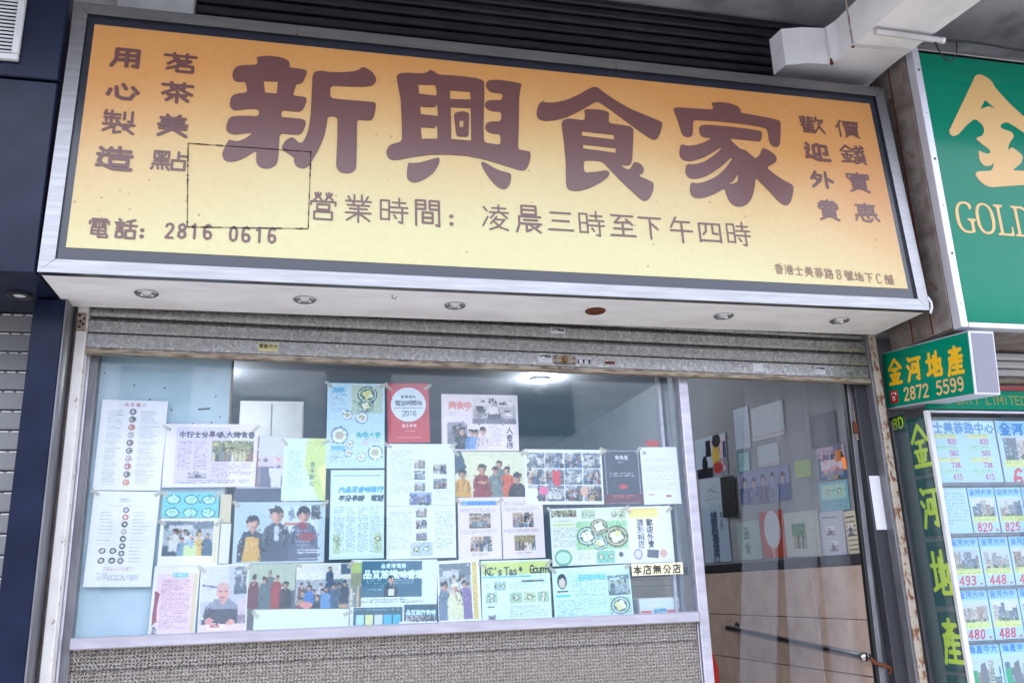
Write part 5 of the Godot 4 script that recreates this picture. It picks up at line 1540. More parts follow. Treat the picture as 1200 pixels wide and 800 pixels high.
func build_sign() -> void:
	var root := thing("shop_sign", "long orange box sign with four big brown characters in a brushed steel frame", "sign", Vector3(0, 2.3003, 0.375))
	var tilt := -0.0557
	var X0 := -0.079
	var X1 := 3.3506
	var V1 := 1.0965
	var mid := (X0 + X1) * 0.5
	# the body behind the face, a wedge in section
	put("cabinet", prism([0.0, 0.016, 0.352, 0.016, 0.294, 1.085, 0.0, 1.085], X1 - X0 - 0.01), mats.dull_steel, root, Vector3(X1 - 0.005, 0, -0.355), Vector3(0, -PI / 2, 0))
	root.get_child(0).position = Vector3(X1 - 0.005, 0, -0.365)
	put("soffit", cbox(X1 - X0 - 0.008, 0.012, 0.352, 0.002), mats.soffit, root, Vector3(mid, 0.008, -0.188))
	var face := Node3D.new()
	face.name = "face"
	root.add_child(face)
	face.rotation.x = tilt
	var fw := 0.05
	var lm := 0.05
	# mitred frame bars
	var bars := [
		[X0, 0.0, X1, 0.0, X1 - fw, fw, X0 + fw, fw],
		[X1, 0.0, X1, V1, X1 - lm, V1 - fw, X1 - lm, fw],
		[X1, V1, X0, V1, X0 + lm, V1 - fw, X1 - lm, V1 - fw],
		[X0, V1, X0, 0.0, X0 + lm, fw, X0 + lm, V1 - fw]]
	for b in bars:
		var c := Vector2((b[0] + b[2] + b[4] + b[6]) / 4.0, (b[1] + b[3] + b[5] + b[7]) / 4.0)
		var pts := []
		for i in range(0, 8, 2):
			pts.append(c.x + (b[i] - c.x) * (1.0 - 0.0006 / maxf(absf(b[i] - c.x), 0.02)))
			pts.append(c.y + (b[i + 1] - c.y) * (1.0 - 0.0006 / maxf(absf(b[i + 1] - c.y), 0.02)))
		put("frame_bar", prism(pts, 0.03), mats.steel, face, Vector3(0, 0, -0.02))
	for q in [0.73, 2.05]:
		put("joint", cbox(0.002, 0.048, 0.0006, 0.0002), mats.rust, face, Vector3(q, V1 - 0.025, 0.0101))
		put("rust_spot", cbox(0.010, 0.006, 0.0005, 0.0002), mats.rust, face, Vector3(q - 0.003, V1 - 0.046, 0.0103))
	put("border", cbox(X1 - X0 - 2 * fw + 0.004, V1 - 2 * fw + 0.004, 0.004, 0.001), mats.border, face, Vector3(mid, V1 * 0.5, -0.0045))
	var px0 := -0.0038
	var px1 := 3.2702
	var py0 := 0.0986
	var py1 := 1.0105
	put("printed_panel", panel(px1 - px0, py1 - py0), printed(sign_print(), 0.27), face, Vector3((px0 + px1) * 0.5, (py0 + py1) * 0.5, -0.0008))
	for big in BIG:
		var st := begin()
		for part in big:
			for poly in outline_polys(part[0], part[1]):
				add_prism(st, poly, 0.0012)
		put("character", done(st), mats.film, face, Vector3(0, 0, 0.0))
	for g in SIGN_BOLD:
		put("character", glyph_mesh(g[0], g[3], g[4], minf(g[3], g[4]) * [0.17, 0.14, 0.10][0 if strokes(g[0]).size() < 7 else (1 if strokes(g[0]).size() < 10 else 2)]), mats.film, face, Vector3(g[1], g[2], 0.0008))
	for g in SIGN_THIN:
		put("character", glyph_mesh(g[0], g[3] * (1.35 if g[0] in "0123456789" else 1.0), g[4], 0.0072 if strokes(g[0]).size() > 9 else (0.015 if g[0] == ":" else 0.0088)), mats.film, face, Vector3(g[1], g[2], 0.0008))
	for g in SIGN_ADDRESS:
		put("character", glyph_mesh(g[0], g[3], g[4], 0.0042), mats.film_soft, face, Vector3(g[1], g[2], 0.0008))
	# the cut line of a patch let into the print, black with grime
	var pst := begin()
	for i in 4:
		var a := Vector2(PATCH[i * 2], PATCH[i * 2 + 1])
		var b := Vector2(PATCH[(i * 2 + 2) % 8], PATCH[(i * 2 + 3) % 8])
		var steps := 18
		for k in steps:
			var p := a.lerp(b, float(k) / steps)
			var q := a.lerp(b, float(k + 1) / steps)
			var hw := rng.randf_range(0.0008, 0.0022)
			var nn := (b - a).normalized().orthogonal() * hw
			quad(pst, Vector3(p.x - nn.x, p.y - nn.y, 0), Vector3(q.x - nn.x, q.y - nn.y, 0), Vector3(q.x + nn.x, q.y + nn.y, 0), Vector3(p.x + nn.x, p.y + nn.y, 0))
			if rng.randf() < 0.16:
				add_cbox(pst, 0.006, 0.006, 0.0006, 0.0002, Vector3(p.x, p.y, 0.0004))
	put("patch_seam", done(pst), mats.matte_black, face, Vector3(0, 0, 0.0026))
	# recessed lamps in the soffit, one of them gone
	for i in 6:
		var x: float = [0.235, 0.789, 1.357, 1.929, 2.49, 3.034][i]
		var gone := i == 3
		var d := put("downlight", lathe([0.026, 0.0, 0.040, 0.0, 0.042, -0.004, 0.038, -0.008, 0.028, -0.006, 0.026, 0.0], 28), mats.rust if gone else mats.chrome, root, Vector3(x, 0.0018, -0.168))
		put("reflector", lathe([0.0, -0.0005, 0.027, -0.0005], 24), mats.rust if gone else mats.grey_metal, d)
		if not gone:
			put("lens", lathe([0.0, -0.007, 0.010, -0.0062, 0.016, -0.003, 0.018, -0.001], 20), mats.lens, d)
	put("hook", tube([Vector3(1.105, 0.0, -0.075), Vector3(1.105, -0.012, -0.075), Vector3(1.118, -0.015, -0.075), Vector3(1.122, -0.006, -0.075)], 0.0018, 6), mats.cable, root)
	# a curl of clear tape at the end of the frame
	put("tape", tube([Vector3(3.352, 0.06, 0.004), Vector3(3.358, 0.035, 0.012), Vector3(3.355, 0.01, 0.014), Vector3(3.346, -0.012, 0.01)], 0.005, 8), mats.paper, root)

# ------------------------------------------------------------------ above the sign
func build_cladding_and_duct() -> void:
	var c := thing("ribbed_cladding", "black ribbed metal cladding above the orange sign", "cladding", Vector3(0.30, 3.36, 0.0))
	put("backing", cbox(3.2, 0.6, 0.01, 0.001), mats.rib, c, Vector3(1.6, 0.3, -0.04))
	var slat := prism([0.0, 0.0, 0.014, 0.004, 0.020, 0.012, 0.020, 0.036, 0.006, 0.047, 0.0, 0.047], 3.2)
	for k in 11:
		put("slat", slat, mats.rib, c, Vector3(3.2, 0.008 + k * 0.0545, -0.03), Vector3(0, -PI / 2, 0))
	var e := thing("end_panel", "white painted end panel above the corner of the sign", "panel", Vector3(0.145, 3.4, 0.0))
	put("board", cbox(0.30, 0.56, 0.05, 0.004), mats.white_paint, e, Vector3(0, 0.28, 0))
	var d := thing("air_duct", "white wrapped air duct running out over the sign from the cladding", "duct", Vector3(0, 3.5, 0))
	# plan of the underside in x and z
	var plan := [2.887, 0.182, 2.93, 0.165, 3.05, 0.16, 3.367, 0.171, 3.413, 0.533, 3.463, 0.84, 3.52, 1.55, 3.20, 1.55, 3.144, 0.781, 3.116, 0.369, 3.096, 0.311, 2.99, 0.30, 2.90, 0.27]
	var pts := []
	for i in range(0, plan.size(), 2):
		pts.append(plan[i])
		pts.append(-plan[i + 1])
	put("casing", prism(pts, 0.19), mats.duct, d, Vector3.ZERO, Vector3(-PI / 2, 0, 0))
	put("seam", tube([Vector3(3.10, -0.001, 0.318), Vector3(3.099, 0.09, 0.318), Vector3(3.099, 0.18, 0.318)], 0.006, 8), mats.white_paint, d)
	put("rust_knob", lathe([0.0, -0.010, 0.007, -0.008, 0.009, 0.0, 0.007, 0.02, 0.0, 0.022], 10), mats.rust, d, Vector3(3.102, 0.0, 0.322))
	for z in [0.46, 1.2]:
		put("hanger", tube([Vector3(3.12 + (z - 0.46) * 0.06, -0.004, z), Vector3(3.12 + (z - 0.46) * 0.06, 0.46, z)], 0.004, 8), mats.rusty, d)
		put("hanger_nut", lathe([0.0, -0.009, 0.008, -0.008, 0.008, 0.004, 0.0, 0.006], 6), mats.rust, d, Vector3(3.12 + (z - 0.46) * 0.06, 0.0, z))
	put("strap", cbox(0.30, 0.004, 0.022, 0.001), mats.white_paint, d, Vector3(3.255, -0.003, 0.47), Vector3(0, -0.03, 0))
	var q := thing("conduit", "short white conduit tube crossing under the air duct", "pipe", Vector3(3.26, 3.476, 0.60))
	put("tube", tube([Vector3(-0.13, 0, 0), Vector3(0.20, -0.004, 0.0)], 0.013, 14), mats.white_paint, q)
	put("end_cap", tube([Vector3(0.198, -0.004, 0), Vector3(0.21, -0.004, 0)], 0.0142, 14), mats.soffit, q)
	var w := thing("cable", "slack black cable leading from the conduit over the green sign", "cable", Vector3(3.46, 3.472, 0.60))
	var cp := []
	for i in 14:
		var t := i / 13.0
		cp.append(Vector3(t * 0.9, sin(t * 9.0) * 0.008 + t * 0.03, -0.02 * t))
	put("wire", tube(cp, 0.0055, 7), mats.cable, w)
	var lp := []
	for i in 13:
		var t := PI * i / 12.0
		lp.append(Vector3(0.02 - cos(t) * 0.055, -sin(t) * 0.11 + 0.01, 0.0))
	put("loop", tube(lp, 0.0035, 6), mats.cable, w)

# ------------------------------------------------------------------ the part-rolled shutter
func sticker(key: String, w: float, h: float) -> StandardMaterial3D:
	pr.seed = hash(key)
	canvas(int(w * 1400), int(h * 1400), col("c9ccd0"))
	match key:
		"dark":
			cv.fill(col("b9bcc2"))
			R(4, 30, 92, 62, col("2c2d33"))
			GT("電話", 14, 40, 26, 40, 5, col("c9ccd0"))
			TX(6, 6, 88, 20, 10, col("55565c"))
		"yellow":
			cv.fill(col("c2bb8a"))
			GT("電話中大", 4, 10, 22, 24, 4, col("4a452c"))
			TX(4, 60, 92, 30, 9, col("6a6344"))
		"plain":
			grain(0.05)
		_:
			GT("行門電話", 5, 10, 22, 23, 4, col("3c3e46"))
			TX(6, 58, 88, 34, 9, col("6a6c74"))
	grain(0.04)
	return printed(tex())

func build_shutter() -> void:
	var s := thing("roller_shutter", "galvanised roller shutter with a lock, rolled up under the white soffit", "shutter", Vector3(-0.004, 2.131, -0.03))
	s.rotation.z = -0.0158
	var W := 3.305
	var prof := [0.0, 0.0, 0.010, 0.003, 0.014, 0.014, 0.014, 0.046, 0.008, 0.056, 0.0, 0.058]
	var slat := prism(prof, W)
	for k in 4:
		put("slat", slat, mats.galvanised, s, Vector3(W, 0.082 + k * 0.0625, 0.0), Vector3(0, -PI / 2, 0))
	put("back", cbox(W, 0.33, 0.006, 0.001), mats.dull_steel, s, Vector3(W * 0.5, 0.165, -0.012))
	put("bottom_rail", cbox(W, 0.058, 0.020, 0.003), mats.galvanised, s, Vector3(W * 0.5, 0.050, 0.006))
	put("bottom_angle", cbox(W, 0.021, 0.030, 0.002), mats.rail_angle, s, Vector3(W * 0.5, 0.0095, 0.010))
	var lock := put("lock_plate", cbox(0.096, 0.036, 0.004, 0.001), mats.rail_angle, s, Vector3(1.86, 0.050, 0.0185))
	put("keyhole", lathe([0.0, 0.006, 0.010, 0.006, 0.013, 0.0], 16), mats.bronze, lock, Vector3(0, 0, 0.002), Vector3(PI / 2, 0, 0))
	for sx in [-1, 1]:
		for sy in [-1, 1]:
			put("screw", lathe([0.0, 0.002, 0.003, 0.0016, 0.004, 0.0], 8), mats.rust, lock, Vector3(sx * 0.040, sy * 0.012, 0.002), Vector3(PI / 2, 0, 0))
	put("latch", cbox(0.06, 0.018, 0.012, 0.003), mats.dull_steel, s, Vector3(1.865, 0.012, 0.0315))
	put("rust_patch", cbox(0.044, 0.012, 0.001, 0.0003), mats.rust, s, Vector3(2.06, 0.046, 0.0168))
	var notes := [["dark", 2.00 - 0.055, 0.051, 0.062, 0.030, 0.0172], ["stamp", 1.775, 0.055, 0.058, 0.036, 0.0172], ["yellow", 0.658, 0.052, 0.075, 0.032, 0.0172], ["plain", 2.75, 0.052, 0.052, 0.036, 0.0172], ["label", 3.055, 0.052, 0.052, 0.036, 0.0172], ["stamp", 1.835, 0.178, 0.062, 0.026, 0.0157]]
	for n in notes:
		put("sticker", panel(n[3], n[4]), sticker(n[0], n[3], n[4]), s, Vector3(n[1], n[2], n[5]))
	var l := thing("shutter_guide", "white painted steel shutter guide with chipped rusty paint", "guide rail", Vector3(-0.018, 0, -0.03))
	put("channel", cbox(0.036, 2.31, 0.07, 0.003), mats.chipped_white, l, Vector3(0, 1.155, 0))
	put("bracket", cbox(0.032, 0.07, 0.004, 0.001), mats.rail_angle, l, Vector3(0.0, 2.245, 0.0372))
	for k in 5:
		put("bolt", lathe([0.0, 0.004, 0.004, 0.003, 0.005, 0.0], 8), mats.matte_black, l, Vector3([-0.006, 0.007, -0.003, 0.009, -0.008][k], 2.225 + k * 0.011, 0.0392), Vector3(PI / 2, 0, 0))
	var r := thing("shutter_guide", "rust stained steel shutter guide beside the agency showcase", "guide rail", Vector3(3.328, 0, -0.025))
	put("channel", cbox(0.036, 2.31, 0.06, 0.003), mats.rusty, r, Vector3(0.004, 1.155, 0))
	put("flange", cbox(0.012, 2.31, 0.07, 0.002), mats.grey_metal, r, Vector3(-0.021, 1.155, -0.01))

# ------------------------------------------------------------------ the window
func build_window() -> void:
	var w := thing("shop_window", "wide aluminium shop window with one big pane of glass", "window", Vector3(0, 0, -0.06))
	put("sill", cbox(2.338, 0.040, 0.075, 0.004), mats.aluminium, w, Vector3(1.207, 1.103, -0.012))
	put("mullion", cbox(0.042, 2.28, 0.075, 0.003), mats.aluminium, w, Vector3(2.405, 1.14, -0.034), Vector3(0, 0, 0.0))
	put("jamb", cbox(0.032, 2.28, 0.06, 0.002), mats.grey_metal, w, Vector3(0.022, 1.14, -0.03))
	put("bead", cbox(0.009, 2.28, 0.012, 0.002), mats.aluminium, w, Vector3(0.006, 1.14, 0.007))
	put("head", cbox(2.34, 0.05, 0.06, 0.003), mats.aluminium, w, Vector3(1.21, 2.25, -0.03))
	put("inner_jamb", cbox(0.02, 1.12, 0.10, 0.002), mats.grey_metal, w, Vector3(2.345, 1.68, -0.10))
	put("inner_stile", cbox(0.014, 1.12, 0.03, 0.002), mats.aluminium, w, Vector3(2.318, 1.68, -0.075))
	put("pane", cbox(2.345, 1.11, 0.006, 0.0005), mats.glass, w, Vector3(1.212, 1.675, -0.025))
	var k := thing("kick_panel", "pressed stainless panel with a woven grain, under the aluminium window sill", "panel", Vector3(0.0, 0, -0.075))
	var m1: StandardMaterial3D = mats.pressed.duplicate()
	m1.uv1_scale = Vector3(9.4, 0.28, 1)
	var m2: StandardMaterial3D = mats.pressed.duplicate()
	m2.uv1_scale = Vector3(9.4, 3.0, 1)
	put("sheet", panel(2.345, 0.070), m1, k, Vector3(1.21, 1.047, 0.0))
	put("sheet", panel(2.345, 0.75), m2, k, Vector3(1.21, 0.635, 0.002))
	put("edge_strip", cbox(2.345, 0.003, 0.004, 0.001), mats.steel, k, Vector3(1.21, 1.0105, 0.003))
	put("backing", cbox(2.345, 1.0, 0.02, 0.002), mats.dull_steel, k, Vector3(1.21, 0.57, -0.013))
	put("skirting", cbox(2.345, 0.26, 0.016, 0.002), mats.tile, k, Vector3(1.21, 0.13, 0.003))
	put("side_strip", cbox(0.005, 1.06, 0.006, 0.001), mats.aluminium, k, Vector3(2.378, 0.545, 0.006))
	# pale board behind the glass at the guide rail end
	var b := thing("backing_board", "pale board with nail holes behind the two printed menus", "board", Vector3(0.262, 1.625, -0.118))
	put("board", cbox(0.508, 1.06, 0.012, 0.002), mats.pale_board, b, Vector3(0, 0, 0))
	put("edge", cbox(0.006, 1.06, 0.02, 0.001), mats.bronze, b, Vector3(0.2575, 0, 0))
	for q in [[-0.21, 0.455], [-0.10, 0.41], [0.01, 0.40], [-0.04, 0.355], [0.04, 0.315], [0.20, 0.37], [0.06, 0.26], [0.03, 0.262], [0.12, 0.262], [0.16, 0.255], [0.19, 0.268], [0.22, 0.29]]:
		put("nail_hole", lathe([0.0, 0.0006, 0.0028, 0.0005, 0.0034, 0.0], 8), mats.matte_black, b, Vector3(q[0], q[1], 0.006), Vector3(PI / 2, 0, 0))
	put("scrape", cbox(0.045, 0.007, 0.0006, 0.0002), mats.dark_metal, b, Vector3(0.16, 0.32, 0.0063), Vector3(0, 0, 0.09))
	# a shelf in the corner with two boxes
	var s := thing("shelf", "narrow grey shelf behind the glass beside the mullion", "shelf", Vector3(2.25, 1.09, -0.26))
	put("board", cbox(0.30, 0.016, 0.26, 0.002), mats.grey_metal, s, Vector3(0, 0, 0))
	for x in [-0.13, 0.13]:
		put("bracket", cbox(0.02, 0.09, 0.22, 0.002), mats.grey_metal, s, Vector3(x, -0.053, 0))
	var t := thing("carton", "beige cardboard carton standing on the shelf behind the arrow box", "carton", Vector3(2.245, 1.0985, -0.30))
	put("box", cbox(0.235, 0.155, 0.12, 0.003), mats.card, t, Vector3(0, 0.0775, 0))
	put("tape", cbox(0.05, 0.001, 0.121, 0.0002), mats.rail_angle, t, Vector3(0, 0.1556, 0))
	put("flap_line", cbox(0.236, 0.003, 0.121, 0.001), mats.grout, t, Vector3(0, 0.13, 0))
	var a := thing("arrow_box", "pale box with two red arrows and blue writing, behind the glass by the mullion", "box", Vector3(2.258, 1.0985, -0.175))
	put("box", cbox(0.205, 0.082, 0.08, 0.006), mats.paper, a, Vector3(0, 0.041, 0))
	pr.seed = 21
	canvas(256, 100, col("cfe2e6"))
	R(2, 62, 24, 14, col("d85a5a"))
	R(60, 60, 26, 14, col("d85a5a"))
	PG([Vector2(218, 46), Vector2(244, 67), Vector2(218, 88)], col("d85a5a"))
	GT("相門", 30, 52, 14, 15, 2.4, col("3f9cc0"))
	TX(20, 14, 50, 16, 5, col("d8a4a4"))
	put("print", panel(0.196, 0.074), printed(tex()), a, Vector3(0, 0.041, 0.0412))

# ------------------------------------------------------------------ the doorway
func build_door() -> void:
	var j := thing("door_jamb", "dark grey steel door jamb with a white paper taped to it", "jamb", Vector3(3.284, 0, -0.075))
	put("casing", cbox(0.088, 2.30, 0.05, 0.003), mats.dark_metal, j, Vector3(0, 1.15, 0))
	put("lip", cbox(0.016, 2.30, 0.016, 0.002), mats.grey_metal, j, Vector3(0.030, 1.15, 0.032))
	put("paper_strip", cbox(0.062, 0.235, 0.001, 0.0003), mats.paper, j, Vector3(-0.004, 1.548, 0.0260))
	var r := thing("door_bar", "slim worn metal upright with a rusty hook, in the doorway", "upright", Vector3(3.203, 0, -0.085))
	put("bar", cbox(0.022, 2.24, 0.02, 0.002), mats.grey_metal, r, Vector3(0.0, 1.12, 0.0), Vector3(0, 0, -0.030))
	put("cover", cbox(0.018, 0.34, 0.008, 0.001), mats.card, r, Vector3(0.036, 2.0, 0.006), Vector3(0, 0, -0.030))
	put("dark_edge", cbox(0.014, 2.24, 0.024, 0.001), mats.black, r, Vector3(-0.018, 1.12, -0.004), Vector3(0, 0, -0.030))
	put("hook", tube([Vector3(-0.055, 0.905, 0.012), Vector3(-0.04, 0.885, 0.02), Vector3(0.0, 0.875, 0.022), Vector3(0.03, 0.862, 0.02), Vector3(0.036, 0.848, 0.012), Vector3(0.03, 0.84, 0.004)], 0.008, 8), mats.rust, r)
	put("orange_tag", cbox(0.016, 0.055, 0.002, 0.0005), mats.orange, r, Vector3(-0.052, 1.725, 0.012))
	put("hinge", cbox(0.03, 0.05, 0.012, 0.002), mats.rust, r, Vector3(0.03, 1.885, 0.016))
	var h := thing("handrail", "polished steel handrail on the beige tiled inside wall", "handrail", Vector3(3.17, 0.935, -0.13))
	var a := Vector3(0, -0.03, -0.02)
	var b := Vector3(0, 0.047, -1.29)
	put("rail", tube([a, b], 0.017, 16), mats.chrome, h)
	for p in [a, b]:
		put("bracket", tube([p, p + Vector3(0.034, 0, 0), p + Vector3(0.066, 0, 0)], 0.012, 12), mats.chrome, h)
		put("flange", lathe([0.0, 0.0, 0.034, 0.0, 0.032, -0.008, 0.0, -0.010], 20), mats.chrome, h, p + Vector3(0.0655, 0, 0), Vector3(0, 0, -PI / 2))
	put("end_ball", SphereMesh.new(), mats.chrome, h, a)
	var ball := h.get_child(h.get_child_count() - 1) as MeshInstance3D
	var sp := SphereMesh.new()
	sp.radius = 0.022
	sp.height = 0.044
	sp.radial_segments = 20
	sp.rings = 10
	ball.mesh = sp
	# clear strips hung in the doorway
	var c := thing("strip_curtain", "cloudy clear plastic strip curtain hanging in the doorway", "curtain", Vector3(0, 2.16, -0.16))
	put("rail", cbox(0.72, 0.03, 0.02, 0.003), mats.aluminium, c, Vector3(2.90, 0.0, 0.0))
	var n := FastNoiseLite.new()
	n.seed = 91
	n.frequency = 2.2
	var spots := [[2.765, 0.17], [2.90, 0.17], [3.03, 0.16]]
	for i in 3:
		var st := SurfaceTool.new()
		st.begin(Mesh.PRIMITIVE_TRIANGLES)
		st.set_smooth_group(0)
		var nx := 10
		var ny := 24
		var at := func(u: int, v: int) -> Vector3:
			var x: float = spots[i][0] + spots[i][1] * u / nx
			var y := -1.9 * v / ny
			var sag := float(v) / ny
			return Vector3(x - sag * (0.26 if i == 0 else (0.13 if i == 1 else 0.04)), y, 0.006 * i + n.get_noise_2d(x * 4.0, y * 0.6) * 0.012 * (0.4 + sag) + 0.008 * sin(u * 0.9 + i))
		for u in nx:
			for v in ny:
				quad(st, at.call(u, v + 1), at.call(u + 1, v + 1), at.call(u + 1, v), at.call(u, v))
		st.generate_normals()
		put("strip", st.commit(), mats.vinyl, c)

func build_sheets() -> void:
	var i := 0
	var plain := {"w_black": Color(0.08, 0.085, 0.10), "w_dark": Color(0.28, 0.29, 0.33), "cream_strip": Color(0.80, 0.78, 0.66), "grey_card": Color(0.30, 0.34, 0.42), "tall_strip": Color(0.84, 0.86, 0.86), "red_tab": Color(0.66, 0.16, 0.14)}
	var tape := cbox(0.034, 0.013, 0.0003, 0.0001)
	for s in SHEETS:
		i += 1
		var rough := 0.3 if s[1] in ["photo_print", "certificate"] else 0.55
		var m: StandardMaterial3D
		if plain.has(s[0]):
			m = mat(plain[s[0]], rough)
		else:
			m = printed(paint(s[0], s[6], s[7]), rough)
		var o := put(s[1], sheet_mesh(s[6], s[7], 0.0010, i), m, null)
		tag(o, s[2], s[3], s[4])
		o.position = s[5]
		# bits of clear tape over the upper corners of some
		if s[9] == "glass" and i % 3 != 1 and s[0] != "no_branch" and s[6] > 0.12:
			for e in [-1, 1]:
				put("tape", tape, mats.tape, o, Vector3(e * (s[6] * 0.5 - 0.004), s[7] * 0.5 - 0.006 - 0.01 * (i % 2), 0.0012), Vector3(0, 0, e * 0.6 + 0.1 * (i % 5 - 2)))
		if s[9] == "wall":
			o.basis = Basis(Vector3(0, 0, 1), Vector3(0, 1, 0), Vector3(-1, 0, 0)) * Basis(Vector3(0, 0, 1), s[8])
		else:
			o.rotation.z = s[8]

# ------------------------------------------------------------------ the property agency on the other side
func listing(kind: int, price: String, w: float, h: float) -> ImageTexture:
	pr.seed = hash(price) + kind
	canvas(maxi(40, int(w * 900)), maxi(40, int(h * 900)), col("a9cfe4"))
	match kind:
		0:
			R(0, 2, 100, 16, col("b9dcf2"))
			GT("士美菲路中心", 4, 3, 15, 16, 2.4, col("3a86c8"))
			for r in 4:
				var y := 22.0 + r * 19
				for cx in [4, 54]:
					R(cx, y, 34, 7, col(["c9d48a", "9ed0b4"][r % 2]))
					TX(cx + 1, y + 0.5, 32, 6, 4.2, col("5e7c8c"))
					GT(["820", "560", "738", "615"][r], cx + 18, y + 8, 7, 4.6, 1.2, col("b04a7c"))
		1:
			R(0, 2, 100, 18, col("86bfe8"))
			GT("金河大中", 6, 3, 19, 22, 3, col("2f78c0"))
			PH(8, 24, 84, 40, "city")
			R(4, 64, 92, 12, col("c6d684"))
			TX(6, 65, 88, 10, 8, col("7a9450"))
			GT(price, 8, 78, 27, 20, 4.4, col("c02a3c"), false, 0.15)
			R(84, 92, 8, 4, col("c02a3c"))
		2:
			TX(6, 10, 88, 76, 11, col("5c7290"))
			TX(16, 70, 60, 10, 10, col("b05a7c"))
		3:
			R(0, 2, 100, 18, col("90c4ea"))
			GT("地產中大", 8, 3, 18, 22, 3, col("2f78c0"))
			PH(6, 26, 88, 74, "city", Color(0.95, 1.0, 1.0))
			PG([Vector2(cw * 0.3, chh), Vector2(cw * 0.34, chh * 0.4), Vector2(cw * 0.5, chh * 0.34), Vector2(cw * 0.6, chh)], col("6a6f78"))
			R(4, 50, 18, 50, col("2f9c6c"))
	grain(0.03)
	return tex()

func build_agency() -> void:
	# the big green sign
	var g := thing("agency_sign", "big green sign with a gold character and gold capitals beside the orange sign", "sign", Vector3(3.43, 2.215, 0.45))
	put("panel", cbox(2.4, 1.28, 0.02, 0.002), mats.green, g, Vector3(1.23, 0.66, -0.012))
	put("frame_bar", cbox(0.034, 1.335, 0.05, 0.003), mats.steel_pale, g, Vector3(0.012, 0.662, -0.017))
	put("frame_bar", cbox(2.4, 0.024, 0.05, 0.003), mats.steel_pale, g, Vector3(1.2315, 0.006, -0.017))
	put("frame_bar", cbox(2.4, 0.022, 0.05, 0.003), mats.steel, g, Vector3(1.2315, 1.318, -0.017))
	put("side_panel", cbox(0.010, 1.31, 0.40, 0.002), mats.dull_steel, g, Vector3(-0.002, 0.66, -0.245))
	for z in [-0.16, -0.29]:
		put("side_seam", cbox(0.004, 1.30, 0.008, 0.001), mats.rust, g, Vector3(-0.0085, 0.66, z))
	for k in 6:
		put("screw", lathe([0.0, 0.003, 0.005, 0.002, 0.006, 0.0], 10), mats.rust if k % 2 else mats.chrome, g, Vector3(0.012, 0.1 + k * 0.22, 0.0082), Vector3(PI / 2, 0, 0))
	put("bottom", cbox(2.4, 0.01, 0.40, 0.002), mats.dull_steel, g, Vector3(1.21, 0.006, -0.245))
	var st := begin()
	for poly in outline_polys(GOLD_CHARACTER[0], GOLD_CHARACTER[1]):
		add_prism(st, poly, 0.0015)
	put("character", done(st), mats.gold, g, Vector3(-3.43, -2.215, -0.0018))
	var font := SystemFont.new()
	font.font_names = PackedStringArray(["Droid Serif"])
	var x := 0.058
	for letter in "GOLD":
		var tm := TextMesh.new()
		tm.text = letter
		tm.font = font
		tm.font_size = 64
		tm.pixel_size = 0.0029
		tm.depth = 0.0015
		tm.curve_step = 1.0
		var wide := tm.get_aabb().size.x
		put("letter", tm, mats.gold, g, Vector3(x + wide * 0.5, 0.49, -0.001))
		(g.get_child(g.get_child_count() - 1) as Node3D).scale = Vector3(0.82, 1.08, 1)
		x += wide * 0.82 + 0.008
	# the small box that sticks out over the showcase
	var b := thing("projecting_sign", "small green box sign with yellow writing and a red telephone sticking out from the wall", "sign", Vector3(3.405, 2.075, 0.22))
	b.rotation.x = 0.095
	put("box", cbox(0.12, 0.262, 0.56, 0.004), mats.steel_pale, b, Vector3(0.062, 0, 0))
	put("end_panel", cbox(0.10, 0.24, 0.003, 0.001), mats.end_grey, b, Vector3(0.062, 0, 0.2815))
	var face := Node3D.new()
	face.name = "face"
	b.add_child(face)
	face.basis = Basis(Vector3(0, 0, 1), Vector3(0, 1, 0), Vector3(-1, 0, 0))
	put("panel", cbox(0.548, 0.250, 0.003, 0.001), mats.green, face, Vector3(0, 0, 0.0))
	for i in 4:
		put("character", glyph_mesh("金河地產"[i], 0.094, 0.118, 0.0165), mats.yellow, face, Vector3(-0.192 + i * 0.128, 0.032 - 0.004 * i, 0.0020))
	for i in 9:
		var dch: String = "2872 5599"[i]
		if dch != " ":
			put("digit", glyph_mesh(dch, 0.062, 0.058, 0.009), mats.gold, face, Vector3(-0.128 + i * 0.042, -0.078, 0.0020))
	put("telephone", cbox(0.058, 0.058, 0.0012, 0.0004), mats.red, face, Vector3(-0.215, -0.080, 0.0022))
	put("handset", tube([Vector3(-0.018, 0.006, 0.0012), Vector3(-0.014, 0.016, 0.0012), Vector3(0.014, 0.016, 0.0012), Vector3(0.018, 0.006, 0.0012)], 0.003, 6), mats.paper, face, Vector3(-0.215, -0.080, 0.0022))
	put("dial", lathe([0.007, 0.0, 0.011, 0.0015, 0.007, 0.002], 14), mats.paper, face, Vector3(-0.215, -0.088, 0.0028), Vector3(PI / 2, 0, 0))
	# the showcase that stands out from the wall
	var s := thing("showcase", "white framed glass showcase of the property agency, full of blue listing sheets", "showcase", Vector3(3.42, 0, 0))
	put("corner_post", cbox(0.022, 1.92, 0.022, 0.003), mats.white_paint, s, Vector3(0.012, 0.96, 0.159))
	put("back_post", cbox(0.020, 1.92, 0.03, 0.003), mats.grey_metal, s, Vector3(0.010, 0.96, -0.085))
	put("side_pane", cbox(0.005, 1.88, 0.20, 0.0005), mats.glass, s, Vector3(0.004, 0.95, 0.038))
	put("backboard", cbox(2.0, 1.86, 0.012, 0.002), mats.end_grey, s, Vector3(1.03, 0.94, 0.135))
	put("side_board", cbox(0.006, 1.86, 0.22, 0.001), mats.dull_board, s, Vector3(0.030, 0.94, 0.02))
	put("head_band", cbox(2.0, 0.085, 0.03, 0.003), mats.green, s, Vector3(1.02, 1.968, 0.158))
	var txt := "PROPERTY LIMITED"
